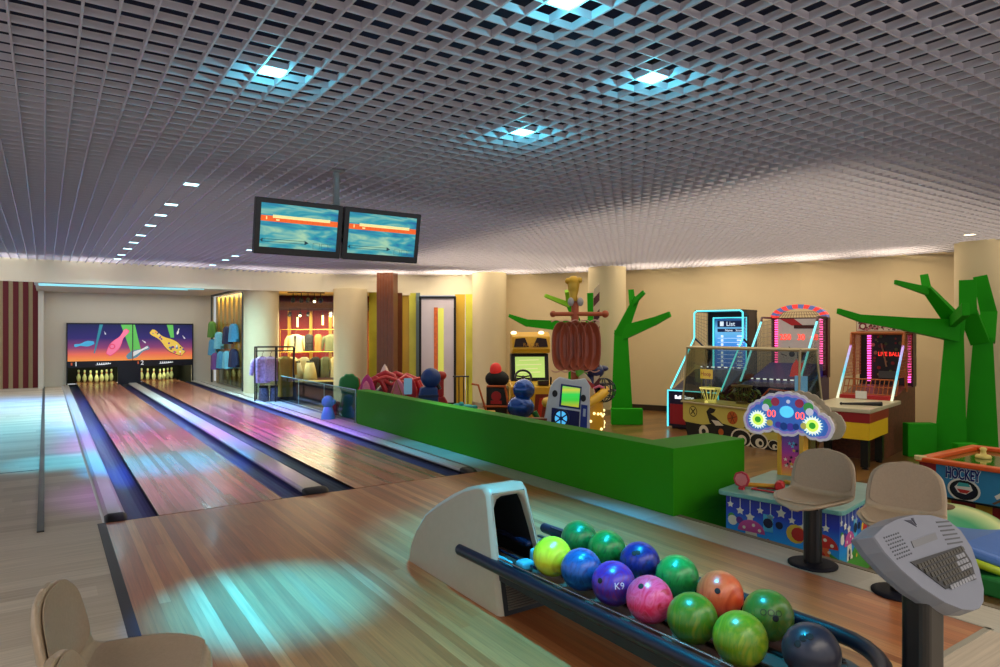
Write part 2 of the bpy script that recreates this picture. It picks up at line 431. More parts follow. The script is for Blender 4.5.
for x0, x1, lab in ((0.42, 0.58, 'grey lane divider beam along the pale floor left of both lanes'), (2.12, 2.36, 'wide grey lane divider beam between the two lanes'), (3.94, 4.10, 'narrow grey lane divider beam along the strip below the glass rail')):
    w = x1 - x0; cx = (x0 + x1) / 2
    t = thing('lane_divider', lab, 'lane divider', (cx, 6.5, 0), group='lane divider beams')
    pr = [(-w / 2, -0.13), (w / 2, -0.13), (w / 2, 0.02), (w / 2 - 0.03, 0.035), (-w / 2 + 0.03, 0.035), (-w / 2, 0.02)]
    m = MB(); m.prism(pr, (0, 0.14, 0), X, Z, Y * 18); m.build('beam', capm, t, bevel=0.008)
    m = MB()
    rings = []
    for i in range(7):
        a = PI / 2 * i / 6; s = math.sin(a); y = 0.14 - 0.17 * math.cos(a)
        rings.append([(px_ * (0.75 + 0.29 * s), y, (pz + 0.13) * (0.45 + 0.62 * s) - 0.13 if pz > 0 else pz * 0.3) for px_, pz in pr])
    m.loft(rings, True); m.build('end_cap', M('rubber_black', (16, 15, 17), 0.45), t)

# ------------------------------------------------------------------ pins
pin_w = M('pin_white', (236, 240, 190), 0.3, coat=0.4)
pin_r = M('pin_stripe', (190, 40, 40), 0.3)
prof = [(0.0, 0.0), (0.026, 0.0), (0.0365, 0.02), (0.0495, 0.06), (0.0605, 0.115), (0.058, 0.15), (0.047, 0.19), (0.033, 0.225), (0.0245, 0.255), (0.0233, 0.275), (0.0265, 0.31), (0.0318, 0.343), (0.030, 0.362), (0.020, 0.376), (0.0, 0.381)]
p0 = None
row_names = {(0, 0): 'front pin of the rack', (1, 0): 'left pin of the second row', (1, 1): 'right pin of the second row', (2, 0): 'left pin of the third row', (2, 2): 'right pin of the third row', (3, 0): 'left corner pin', (3, 3): 'right corner pin'}
for lane, cx in ((1, 1.355), (2, 3.155)):
    for (r, c), nm in row_names.items():
        x = cx + (c - r / 2) * 0.3048; y = 24.75 + r * 0.264
        lab = 'bowling pin, %s, on lane under sign %d' % (nm, lane)
        if p0 is None:
            p0 = thing('bowling_pin', lab, 'bowling pin', (x, y, 0.002), group='bowling pins'); 
            m = MB(); m.lathe(prof, n=20); m.build('body', pin_w, p0)
            m = MB(); m.lathe([(0.0248, 0.252), (0.0256, 0.258), (0.0256, 0.264), (0.0242, 0.270)], n=20); m.lathe([(0.0240, 0.282), (0.0250, 0.288), (0.0256, 0.294), (0.0250, 0.298)], n=20); m.build('neck_stripe', pin_r, p0)
        else: clone(p0, (x, y, 0.002), lab)

# ------------------------------------------------------------------ masking sign above the pins
t = thing('masking_sign', 'long illustrated sign with flying bowling pins above the two pin decks', 'sign', (2.24, 23.55, 0.54))
m = MB()
m.box(-1.70, 1.70, -0.04, 0.05, 0.0, 0.19)
m.box(-1.72, 1.72, -0.05, 0.05, 1.29, 1.33); m.box(-1.72, -1.69, -0.05, 0.05, -0.5, 1.30); m.box(1.69, 1.72, -0.05, 0.05, -0.5, 1.30); m.box(-0.008, 0.008, -0.052, 0.0, 0.19, 1.30)
m.box(-0.40, 0.22, -0.03, 0.04, -0.54, 0.0)
m.build('frame', M('sign_black', (12, 14, 30), 0.3), t)
def pin_poly(L, fat=1.0):
    pts = [(r * fat * L / 0.381, z * L / 0.381) for r, z in prof[1:-1]]
    return pts + [(-r, z) for r, z in reversed(pts)]
def rot2(poly, a, cx, cz):
    return [(cx + p[0] * math.cos(a) - p[1] * math.sin(a), cz + p[0] * math.sin(a) + p[1] * math.cos(a)) for p in poly]
bg = grad('night_sky_print', 2, [(0.0, (244, 150, 70)), (0.16, (226, 110, 80)), (0.36, (130, 60, 110)), (0.62, (44, 36, 104)), (1.0, (18, 26, 78))], 0.3, 0.5, 0.19, 1.29)
pal = [bg, E_('beam_green', (96, 190, 90), 0.45), E_('beam_teal', (40, 130, 150), 0.45), E_('pin_pink', (240, 120, 160), 0.5), E_('pin_rose', (214, 80, 120), 0.4), E_('pin_cyan', (70, 170, 215), 0.45), E_('pin_teal_grey', (96, 140, 160), 0.4), E_('pin_yellow', (226, 190, 80), 0.5), E_('pin_white_print', (220, 220, 220), 0.45), E_('pin_dark_print', (70, 60, 70), 0.1), E_('print_violet', (90, 60, 150), 0.4)]
for half, x0, x1 in ((0, -1.69, -0.008), (1, 0.008, 1.69)):
    m = MB(); m.box(x0, x1, -0.035, 0.0, 0.19, 1.29)
    def pp(poly, layer, mi):
        poly = [(min(max(p[0], x0 + 0.004), x1 - 0.004), min(max(p[1], 0.194), 1.286)) for p in poly]
        m.mat(mi); m.prism(poly, (0, -0.0355 - 0.001 * layer, 0), X, Z, Y * 0.0005)
    if half == 0:
        pp([(-0.32, 1.29), (0.0, 1.29), (0.0, 0.35), (-0.05, 0.45)], 1, 1)
        pp([(-0.88, 1.29), (-0.79, 1.29), (-1.0, 0.42), (-1.03, 0.42)], 1, 2)
        pp(rot2(pin_poly(0.95, 1.0), math.radians(-34), -0.66, 0.36), 2, 4)
        pp(rot2(pin_poly(0.91, 0.88), math.radians(-34), -0.65, 0.38), 3, 3)
        for rr in (0.085, 0.05): pp(circ(-0.55, 0.62, rr), 3.2 if rr > 0.06 else 3.4, 4 if rr > 0.06 else 3)
        pp(rot2(pin_poly(0.52, 1.0), math.radians(100), -1.02, 0.74), 2, 5)
        pp(rot2(pin_poly(0.10, 1.0), math.radians(20), -0.72, 0.98), 2, 8)
        pp(rot2(pin_poly(0.70, 1.1), math.radians(-62), -0.16, 0.27), 2, 6)
    else:
        pp([(0.0, 1.29), (0.06, 1.29), (0.24, 0.42), (0.0, 0.5)], 1, 1)
        pp([(0.95, 1.29), (1.13, 1.29), (1.16, 0.88), (1.06, 0.88)], 1, 1)
        pp(rot2(pin_poly(0.70, 1.1), math.radians(-62), -0.16, 0.27), 2, 6)
        pp(rot2(pin_poly(0.64, 0.6), math.radians(-62), -0.14, 0.30), 3, 8)
        pp(rot2(pin_poly(1.22, 1.02), math.radians(52), 1.44, 0.36), 2, 9)
        pp(rot2(pin_poly(1.19, 0.95), math.radians(52), 1.43, 0.37), 3, 7)
        rr_ = random.Random(3)
        for k in range(34):
            s_ = 0.06 + 0.62 * (k / 34.0) if k < 20 else rr_.uniform(0.05, 1.1)
            w_ = rr_.uniform(-1, 1) * (0.12 if s_ < 0.55 else 0.05)
            c_ = rot2([(w_, s_)], math.radians(52), 1.43, 0.37)[0]
            pp(circ(c_[0], c_[1], rr_.uniform(0.018, 0.04), 7), 4 + 0.02 * k, rr_.choice([9, 8, 4, 6, 10, 7, 7]))
        pp(rot2(pin_poly(0.20, 1.0), math.radians(-15), 1.25, 0.98), 2, 8)
        pp(rot2(pin_poly(0.13, 1.0), math.radians(35), 1.48, 0.84), 2, 8)
        pp(rot2(pin_poly(0.13, 1.0), math.radians(50), 0.36, 0.72), 2, 8)
    m.build('picture_panel', pal, t)
wl = E_('sign_white', (225, 230, 235), 0.6)
for tx, x in (('1', -1.48), ('2', 0.26)):
    lettering(tx, (x, -0.043, 0.105), X, Z, 0.19, wl, t, 'lane_number')
    m = MB(); m.box(x - 0.13, x - 0.09, -0.043, -0.04, 0.07, 0.15); m.build('number_mark', E_('sign_orange', (200, 90, 50), 0.3), t)
for x in (-0.78, 0.93):   # the flowing script mark on the strip
    m = MB(); pts = []
    for i in range(40):
        s_ = i / 39.0; pts.append((x - 0.17 + 0.34 * s_ + 0.018 * math.cos(s_ * 38), -0.045, 0.10 + 0.02 * s_ + 0.030 * math.sin(s_ * 38) * (1 - 0.4 * s_)))
    m.tube(pts, 0.008, 5); m.tube([(x - 0.2, -0.045, 0.07), (x + 0.02, -0.045, 0.075), (x + 0.2, -0.045, 0.105)], 0.006, 5)
    m.build('script_mark', wl, t)

# ------------------------------------------------------------------ ball return
hoodm = M('hood_plastic', (178, 166, 146), 0.42, coat=0.2)
t = thing('ball_return', 'beige ball return hood on the wooden approach with a black railed ball tray', 'ball return', (2.3, 3.6, 0))
pr = [(4.27, 0.003), (4.25, 0.10), (4.17, 0.23), (4.04, 0.37), (3.87, 0.48), (3.70, 0.57), (3.52, 0.65), (3.38, 0.69), (3.29, 0.70), (3.255, 0.66)]
def hx(z, side):   # the hood narrows towards the top
    return (2.105 + 0.02 * z) if side < 0 else (2.50 - 0.14 * z)
m = MB()
L_, R_ = [], []
fy = lambda z: 3.11 + 0.145 * (z / 0.66)
front = [(fy(0.003), 0.003)]
prof2 = pr + [(fy(0.58), 0.58), (fy(0.4), 0.40), (fy(0.22), 0.22), (fy(0.003), 0.003)]
rings = []
# lofted across the width with rounded shoulders
for s, inset in ((0.0, 0.030), (0.03, 0.008), (0.10, 0.0), (0.90, 0.0), (0.97, 0.008), (1.0, 0.030)):
    ring = []
    cyc = Vector((0, 3.62, 0.3))
    for y, z in prof2:
        d = Vector((0, y - 3.62, z - 0.3)); l = d.length; q = cyc + d * max(0, (l - inset)) / l
        if z < 0.01: q.z = z
        xa, xb = hx(z, -1), hx(z, 1)
        ring.append((xa + (xb - xa) * s - 2.3, q.y - 3.6, q.z))
    rings.append(ring)
# side shells and top as one skin, the front (last 4 stations) left open for the mouth
n = len(prof2); vs = [p for r in rings for p in r]; fs = []
for i in range(len(rings) - 1):
    for j in range(n - 1):
        if j >= len(pr) - 1 and 1 < i < 3 + 1 - 1 + 0: pass
        fs.append([i * n + j, i * n + j + 1, (i + 1) * n + j + 1, (i + 1) * n + j])
mid = []
for f in fs:
    i, j = f[0] // n, f[0] % n
    if i == 2 and j >= len(pr) - 1: continue        # opening in the front face
    mid.append(list(reversed(f)))
m.add(vs, mid, True)
m.add(rings[0], [list(range(n))]); m.add(rings[-1], [list(reversed(range(n)))])
hood = m.build('hood', hoodm, t)
# mouth surround with rounded corners, black inside
yf = lambda z: fy(z) - 3.6
mouth = [(-0.155, 0.22), (-0.16, 0.45), (-0.150, 0.58), (-0.125, 0.625), (-0.09, 0.64), (0.03, 0.64), (0.062, 0.625), (0.082, 0.58), (0.115, 0.42), (0.145, 0.22)]
outer = [(-0.163, 0.22), (-0.163, 0.45), (-0.163, 0.60), (-0.163, 0.655), (-0.10, 0.66), (0.04, 0.66), (0.075, 0.655), (0.085, 0.60), (0.122, 0.42), (0.15, 0.22)]
m = MB()
a = [(x, yf(z) - 0.004, z) for x, z in outer]; b = [(x, yf(z) + 0.004, z) for x, z in mouth]; c = [(x, yf(z) + 0.06, z) for x, z in mouth]
m.loft([a, b, c], True, closed=False, cap=False); m.build('mouth_rim', hoodm, t)
m = MB()
d = [(x * 0.9, yf(z) + 0.5, 0.22 + (z - 0.22) * 0.45) for x, z in mouth]
m.loft([c, d], True, closed=False, cap=False); m.add(d, [list(range(len(d)))])
m.box(-0.16, 0.15, yf(0.2), yf(0.2) + 0.5, 0.19, 0.22)
m.build('mouth_lining', blackm, t)
# ribbed black-framed front plate below the mouth
m = MB()
m.mat(0); m.hexa([(-0.163, yf(0) - 0.004, 0.003), (0.20, yf(0) - 0.004, 0.003), (0.20, yf(0) + 0.03, 0.003), (-0.163, yf(0) + 0.03, 0.003), (-0.163, yf(0.22) - 0.004, 0.22), (0.168, yf(0.22) - 0.004, 0.22), (0.168, yf(0.22) + 0.03, 0.22), (-0.163, yf(0.22) + 0.03, 0.22)])
m.mat(1)
for k in range(13):
    z = 0.03 + k * 0.0135; m.box(-0.135, 0.165, yf(z) - 0.010, yf(z) - 0.003, z, z + 0.009)
m.build('vent_plate', [black, M('vent_grey', (104, 96, 84), 0.5)], t)
# tray
railm = M('rail_navy_black', (12, 14, 30), 0.38, coat=0.0)
tr = MB()
zz = 0.205
m = MB()
pl = [(-0.16, -0.06), (-0.16, -2.0)] + [(0.165 + 0.325 * math.cos(a), -2.02 + 0.32 * math.sin(a)) for a in [PI + PI * i / 12 for i in range(1, 12)]] + [(0.49, -2.0), (0.49, -0.06)]
m.prism(pl, (0, 0, zz), X, Y, Z * 0.025); m.build('tray_plate', M('tray_beige_pink', (96, 70, 62), 0.5), t)
m = MB(); m.box(-0.075, -0.045, -2.1, -0.02, 0.232, 0.245); m.box(0.10, 0.13, -2.2, -0.02, 0.232, 0.245); m.box(0.26, 0.29, -2.2, -0.02, 0.232, 0.245); m.box(0.42, 0.45, -2.1, -0.02, 0.232, 0.245); m.build('ball_track', black, t, bevel=0.006)
m = MB(); path = [(-0.19, -0.05, 0.265), (-0.19, -2.0, 0.305)] + [(0.165 + 0.355 * math.cos(a), -2.02 + 0.33 * math.sin(a), 0.305) for a in [PI + PI * i / 14 for i in range(1, 14)]] + [(0.52, -2.0, 0.305), (0.52, 0.02, 0.265)]
m.tube(path, 0.034, 12); m.ell(path[0], (0.034, 0.034, 0.034), 12, 8); m.ell(path[-1], (0.034, 0.034, 0.034), 12, 8)
m.build('rail', railm, t)
m = MB()
for x in (-0.163, 0.495): m.box(x - 0.004, x + 0.004, -2.0, -0.08, 0.19, 0.30)
m.build('tray_side', railm, t)
m = MB(); m.tube([(-0.155, -0.1, 0.302), (-0.155, -2.0, 0.34)], 0.005, 6); m.build('rail_bead', chrome, t)
m = MB(); m.box(0.02, 0.30, -1.75, -1.45, 0.003, 0.21); m.build('pedestal', black, t, bevel=0.02)
m = MB()
for x in (-0.13, 0.0): m.tube([(x, 0.1, 0.275), (x, -0.62, 0.262)], 0.008, 8)
m.tube([(0.10, 0.05, 0.33), (0.10, -0.36, 0.33)], 0.02, 10); m.ell((0.10, -0.36, 0.33), 0.02, 10, 6)
m.build('guide_rod', M('rod_dark_blue', (24, 30, 54), 0.25), t)
m = MB(); aqua = M('aqua_rubber', (96, 172, 190), 0.3, coat=0.3)
m.box(-0.13, -0.09, -0.48, -0.28, 0.232, 0.30); m.box(-0.06, 0.03, -0.52, -0.44, 0.232, 0.29); m.box(0.055, 0.125, -0.50, -0.42, 0.232, 0.33)
m.build('ball_stop', aqua, t, bevel=0.02, seg=3)

# ------------------------------------------------------------------ balls
BR = 0.108
def hole_ball(name_label, pos, mat, holes=None, extra=None):
    t = thing('bowling_ball', name_label, 'bowling ball', pos, group='balls on the ball return tray')
    m = MB(); m.ell((0, 0, 0), BR, 32, 20); m.build('sphere', mat, t)
    if holes:
        for d in holes:
            d = Vector(d).normalized(); q = d.to_track_quat('Z', 'Y').to_matrix()
            m = MB(); m.lathe([(0.0136, BR - 0.004), (0.0134, BR + 0.0002), (0.0118, BR + 0.0006), (0.0, BR + 0.0007)], n=16, M_=q); m.build('finger_hole', blackm, t)
    if extra: extra(t)
    return t
cam = Vector((0, 0, EYE))
def facing(pos, du, dv):
    """direction on the ball seen from the camera with an offset to the right / up"""
    n = (cam - Vector(pos)).normalized(); r = n.cross(Z).normalized() * -1; u = r.cross(n) * -1
    r = Z.cross(n).normalized(); u = n.cross(r)
    return n + r * du + u * dv
zb = 0.245 + BR
def script_extra(pos, du, dv, txt, size, col):
    def f(t):
        n = facing(pos, du, dv).normalized(); r = Z.cross(n).normalized(); u = n.cross(r)
        q = lettering(txt, n * (BR + 0.0005), r, u, size, col, t, 'engraving', 0.0006)
        for v_ in q.data.vertices: v_.co = v_.co.normalized() * (BR + 0.0008)
    return f
LX, RX = 2.335, 2.668
P = {}
def bp(x, y): return (x, y, zb)
hole_ball('yellow scuffed bowling ball nearest the hood', bp(LX, 2.93), swirl('ball_yellow', (206, 206, 30), (222, 222, 50), (196, 190, 26), 1.5))
p = bp(LX, 2.685); hole_ball('mid blue bowling ball between the yellow and the purple one', p, swirl('ball_blue', (16, 60, 120), (28, 88, 150), (14, 44, 100), 3))
p = bp(LX, 2.445); hole_ball('purple and blue bowling ball with white engraving', p, swirl('ball_purple', (96, 26, 110), (66, 44, 150), (120, 34, 110), 3), [facing(p, -0.75, 0.1)], script_extra(p, 0.28, -0.12, 'K9', 0.045, M('engraved_white', (210, 200, 215), 0.5)))
p = bp(LX, 2.205); hole_ball('hot pink bowling ball', p, swirl('ball_pink', (226, 40, 90), (236, 84, 130), (206, 30, 60), 4), [facing(p, -0.45, 0.62)])
p = bp(LX, 1.955); hole_ball('green olive bowling ball beside the pink one', p, swirl('ball_olive_a', (96, 116, 20), (50, 110, 26), (116, 126, 24), 2))
p = bp(LX + 0.005, 1.715); hole_ball('large looking lime green bowling ball at the front of the tray', p, swirl('ball_olive_b', (150, 156, 30), (84, 130, 20), (130, 140, 26), 2))
p = bp(RX, 3.09); hole_ball('deep green bowling ball behind the yellow one', p, swirl('ball_green_a', (10, 90, 44), (20, 116, 56), (8, 76, 40), 2.5))
p = bp(RX, 2.85); hole_ball('deep green bowling ball behind the mid blue one', p, swirl('ball_green_b', (12, 96, 40), (22, 120, 50), (10, 80, 34), 2.5))
p = bp(RX, 2.59); hole_ball('dark navy bowling ball behind the purple one', p, swirl('ball_navy', (14, 22, 84), (24, 40, 116), (12, 16, 60), 3), [facing(p, -0.3, 0.45), facing(p, -0.1, 0.5)])
p = bp(RX, 2.33); hole_ball('emerald green bowling ball behind the pink one', p, swirl('ball_green_c', (16, 110, 44), (30, 134, 60), (12, 92, 36), 2.5))
p = bp(RX - 0.01, 2.06); hole_ball('coral orange bowling ball', p, swirl('ball_coral', (224, 76, 38), (232, 98, 54), (210, 66, 34), 1.5), [facing(p, -0.1, 0.12)])
p = bp(RX - 0.03, 1.79); hole_ball('olive green bowling ball beside the coral one', p, swirl('ball_olive_c', (84, 104, 24), (50, 104, 34), (104, 112, 34), 2.5), [facing(p, 0.3, -0.1)], script_extra(p, 0.12, 0.08, 'OOO', 0.04, M('engraved_dark', (40, 50, 20), 0.5)))
p = bp(2.475, 1.49); hole_ball('black bowling ball with three finger holes at the round end of the tray', p, M('ball_black', (40, 40, 52), 0.35, coat=0.1), [facing(p, -0.3, 0.45), facing(p, -0.05, 0.55), facing(p, -0.5, 0.2)])

# ------------------------------------------------------------------ scoring console
t = thing('scoring_console', 'grey scoring keyboard console on a black post beside the ball tray', 'console', (2.73, 1.20, 0))
m = MB(); m.prism(rrect(-0.075, 0.075, -0.05, 0.05, 0.03), (0, 0, 0.01), X, Y, Z * 0.70); m.build('post', black, t)
m = MB(); m.prism(circ(0, 0, 0.13, 24), (0, 0, 0.001), X, Y, Z * 0.02); m.build('foot_plate', black, t)
tau = math.radians(62); U_, V_ = X, Vector((0, math.cos(tau), math.sin(tau))); Nn = Vector((0, -math.sin(tau), math.cos(tau)))
c0 = Vector((0, -0.03, 0.74))
out = [(-0.282, 0.149), (-0.186, 0.171), (-0.08, 0.180), (0.052, 0.176), (0.174, 0.156), (0.277, 0.120), (0.332, 0.068), (0.346, -0.002), (0.316, -0.086), (0.272, -0.152), (0.222, -0.188), (0.175, -0.200), (0.120, -0.196), (0.050, -0.178), (-0.041, -0.133), (-0.138, -0.061), (-0.216, 0.021), (-0.262, 0.090)]
def ring(sc, dn): return [c0 + U_ * (0.03 + (p[0] - 0.03) * sc) + V_ * (p[1] * sc) + Nn * dn for p in out]
m = MB(); m.loft([ring(0.90, -0.10), ring(1.03, -0.085), ring(1.05, -0.06), ring(1.0, -0.006), ring(0.985, 0.0)][::-1], False)
m.build('housing', M('console_grey', (112, 116, 128), 0.45, var=0.04), t, bevel=0.006)
def on(p): return c0 + U_ * p[0] + V_ * p[1]
m = MB(); m.prism([(-0.136, 0.030), (0.263, 0.018), (0.276, -0.045), (0.245, -0.108), (0.004, -0.095)], c0 + Nn * 0.001, U_, V_, Nn * 0.003)
kb = m.build('keyboard', M('keyboard_well', (38, 38, 38), 0.5), t)
for r in range(6):
    zv = 0.012 - r * 0.0205; xl = -0.105 + r * 0.028; 
    k = 0
    m = MB()
    while xl + k * 0.0235 < 0.25 - 0.004 * r:
        x = xl + k * 0.0235
        m.mat(1 if (x > 0.16 and r in (1, 2, 3)) or r == 5 else 0)
        m.prism(rrect(x, x + 0.018, zv - 0.013, zv + 0.002, 0.003, 2), c0 + Nn * 0.004, U_, V_, Nn * 0.004); k += 1
    m.build('key_row', [M('key_dark', (62, 58, 48), 0.5), M('key_light', (130, 132, 138), 0.5)], kb)
m = MB(); m.prism([(-0.064, 0.092), (0.129, 0.092), (0.122, 0.068), (-0.067, 0.068)], c0 + Nn * 0.0005, U_, V_, Nn * 0.002); m.build('label_slot', M('slot_grey', (104, 106, 110), 0.5), t)
m = MB(); m.prism([(-0.04, 0.168), (0.006, 0.160), (0.022, 0.132), (-0.004, 0.150)], c0 + Nn * 0.0005, U_, V_, Nn * 0.002); m.prism([(0.012, 0.166), (0.028, 0.166), (0.026, 0.138)], c0 + Nn * 0.0005, U_, V_, Nn * 0.002); m.build('arrow_mark', M('mark_navy', (20, 22, 44), 0.5), t)
m = MB()
for r in range(7):
    for k in range(7):
        x = -0.225 + k * 0.017 + r * 0.003; y = 0.135 - r * 0.013
        m.prism(rrect(x, x + 0.010, y - 0.006, y, 0.002, 1), c0 + Nn * 0.0003, U_, V_, Nn * 0.001)
m.build('speaker_grille', M('grille_dark', (62, 66, 74), 0.6), t)
m = MB()
for r in range(6):
    y = 0.128 - r * 0.017; m.prism([(0.175, y), (0.275 + 0.004 * r, y - 0.012), (0.275 + 0.004 * r, y - 0.018), (0.175, y - 0.006)], c0 + Nn * 0.0003, U_, V_, Nn * 0.001)
m.build('vent_slots', M('grille_dark2', (70, 72, 76), 0.6), t)

# ------------------------------------------------------------------ moulded seats
seatm = M('seat_shell', (168, 148, 122), 0.34, coat=0.25, var=0.12, scale=60)
padm = M('seat_pad', (160, 138, 114), 0.5, var=0.14, scale=90)
SEAT = [(0.275, 0.418), (0.262, 0.440), (0.22, 0.452), (0.12, 0.450), (0.0, 0.441), (-0.10, 0.441), (-0.155, 0.462), (-0.175, 0.51), (-0.19, 0.59), (-0.205, 0.68), (-0.212, 0.728), (-0.2145, 0.757), (-0.216, 0.775)]
SEATW = [0.0, 0.10, 0.165, 0.215, 0.228, 0.228, 0.224, 0.222, 0.219, 0.200, 0.160, 0.108, 0.0]
def cr_(pts, t):
    """Catmull-Rom through the points"""
    n = len(pts) - 1; i = min(int(t), n - 1); f = t - i
    p = [pts[max(0, min(n, i + k))] for k in (-1, 0, 1, 2)]
    return tuple(0.5 * (2 * p[1][j] + (p[2][j] - p[0][j]) * f + (2 * p[0][j] - 5 * p[1][j] + 4 * p[2][j] - p[3][j]) * f * f + (3 * p[1][j] - p[0][j] - 3 * p[2][j] + p[3][j]) * f ** 3) for j in range(len(p[0])))
def make_chair(label, loc, rz):
    t = thing('swivel_seat', label, 'seat', loc, rz, 'moulded seats along the approach')
    W = 15
    def surf(off, name, mat, lift, t0, t1, steps, wid):
        rings = []
        for i in range(steps + 1):
            tt = t0 + (t1 - t0) * i / steps
            c = cr_(SEAT, tt); a = cr_(SEAT, max(0, tt - 0.05)); b = cr_(SEAT, min(len(SEAT) - 1, tt + 0.05))
            tx, tz = b[0] - a[0], b[1] - a[1]; l = math.hypot(tx, tz); nx, nz = tz / l, -tx / l
            hw = wid(tt, (tt - t0) / (t1 - t0)); rt, rb = [], []
            ed = 0.35 + 0.65 * math.sqrt(max(0.0, math.sin(PI * min(1, max(0, (tt - t0) / (t1 - t0))))))
            for j in range(W):
                v = math.sin((-1 + 2 * j / (W - 1)) * PI / 2)
                full = max(0.02, cr_([(w,) for w in SEATW], tt)[0])
                curl = 0.034 * min(1.0, abs(v * hw) / 0.225) ** 3
                th = off * max(0.12, math.sqrt(max(0, 1 - v ** 6))) * ed
                cx, cz = c[0] + nx * (curl + lift), c[1] + nz * (curl + lift)
                rt.append((cx + nx * th / 2, hw * v, cz + nz * th / 2)); rb.append((cx - nx * th / 2, hw * v, cz - nz * th / 2))
            rings.append(rt + list(reversed(rb)))
        m = MB(); m.loft(rings, True); return m.build(name, mat, t)
    surf(0.042, 'shell', seatm, 0.0, 0.0, 12.0, 48, lambda q, f: max(0.03, cr_([(w,) for w in SEATW], q)[0]))
    surf(0.008, 'back_pad', padm, 0.0205, 6.6, 11.5, 22, lambda q, f: 0.90 * max(0.03, cr_([(w,) for w in SEATW], q)[0]) * min(1, 0.55 + 0.9 * math.sqrt(min(f, 1) * 2.2 + 0.01)))
    surf(0.008, 'seat_pad', padm, 0.0205, 1.6, 5.3, 18, lambda q, f: 0.90 * max(0.03, cr_([(w,) for w in SEATW], q)[0]) * min(1, 0.75 + 0.5 * math.sqrt((1 - min(f, 1)) * 2 + 0.01)))
    m = MB(); m.prism(circ(0, 0, 0.075, 20, 0.055), (0, 0, 0.02), X, Y, Z * 0.41); m.box(-0.12, 0.12, -0.09, 0.09, 0.405, 0.428); m.build('post', black, t)
    m = MB(); m.lathe([(0.0, 0.001), (0.158, 0.001), (0.16, 0.012), (0.13, 0.022), (0.08, 0.028), (0.0, 0.03)], n=32); m.build('foot', M('foot_black', (16, 16, 28), 0.6, spec=0.2), t)
    return t
c = make_chair('beige moulded seat on a black post in front of the hammer game table', (4.37, 2.62, 0), PI + 0.12)
clone(c, (4.33, 2.03, 0), 'beige moulded seat partly behind the scoring console', PI + 0.26)
clone(c, (0.21, 2.58, 0), 'beige moulded seat at the bottom left showing its whole back and seat', -0.28)
clone(c, (0.22, 1.98, 0), 'beige moulded seat at bottom left showing only its backrest top', -0.2)

# ------------------------------------------------------------------ overhead score monitors
pole = MB(); pole.cbox((2.335, 6.28, 2.92), (0.05, 0.05, 0.9)); pole.box(2.1, 2.57, 6.19, 6.27, 2.5, 2.56); pole.cbox((2.335, 6.28, 3.155), (0.14, 0.14, 0.02))
tag(pole.build('monitor_pole', M('pole_grey', (150, 150, 152), 0.4)), 'grey ceiling pole holding the two score monitors', 'pole')
def monitor(label, cx, cy, rz):
    t = thing('score_monitor', label, 'monitor', (cx, cy, 2.545), rz, 'overhead score monitors')
    til = math.radians(11); V2 = Vector((0, -math.sin(til), math.cos(til))); N2 = Vector((0, -math.cos(til), -math.sin(til)))
    m = MB(); m.prism(rrect(-0.402, 0.402, -0.25, 0.25, 0.012), (0, 0, 0), X, V2, -N2 * 0.06); m.prism(rrect(-0.30, 0.30, -0.18, 0.18, 0.03), -N2 * 0.06, X, V2, -N2 * 0.04)
    m.build('casing', M('tv_black', (12, 12, 14), 0.22), t, bevel=0.004)
    sc = M('tv_dummy', (0, 0, 0))
    m = MB(); m.prism([(-0.355, -0.185), (0.355, -0.185), (0.355, 0.205), (-0.355, 0.205)], N2 * 0.001, X, V2, N2 * 0.001)
    scr = m.build('screen', screen_mat(), t)
    og = E_('tv_orange', (226, 90, 30), 0.9); yl = E_('tv_cream', (240, 224, 150), 0.8); dk = E_('tv_line', (30, 70, 80), 0.3); rd = E_('tv_red', (190, 50, 20), 0.6)
    m = MB()
    def q(x0, x1, y0, y1, mi, l): m.mat(mi); m.prism([(x0, y0), (x1, y0), (x1, y1), (x0, y1)], N2 * (0.002 + 0.0006 * l), X, V2, N2 * 0.0004)
    q(-0.355, 0.355, 0.045, 0.095, 0, 1); q(-0.25, 0.28, 0.078, 0.105, 1, 2)
    for k in range(10): q(-0.235 + k * 0.05, -0.233 + k * 0.05, 0.048, 0.078, 3, 2)
    q(-0.31, -0.30, 0.06, 0.088, 1, 3); q(-0.22, -0.19, 0.056, 0.068, 1, 3)
    q(-0.33, 0.05, -0.115, -0.111, 2, 1); q(-0.33, 0.05, -0.138, -0.134, 2, 1)
    m.mat(2); m.prism([(0.05, -0.105), (0.05, -0.145), (0.09, -0.125)], N2 * 0.0026, X, V2, N2 * 0.0004); m.prism([(-0.33, -0.105), (-0.33, -0.145), (-0.355, -0.125)], N2 * 0.0026, X, V2, N2 * 0.0004)
    for x0 in (0.13, 0.21, 0.285):
        q(x0, x0 + 0.065, -0.175, -0.172, 2, 1); q(x0, x0 + 0.065, -0.125, -0.122, 2, 1); q(x0, x0 + 0.003, -0.175, -0.122, 2, 1); q(x0 + 0.062, x0 + 0.065, -0.175, -0.122, 2, 1)
    m.build('score_graphic', [og, yl, dk, rd], scr)
    return t
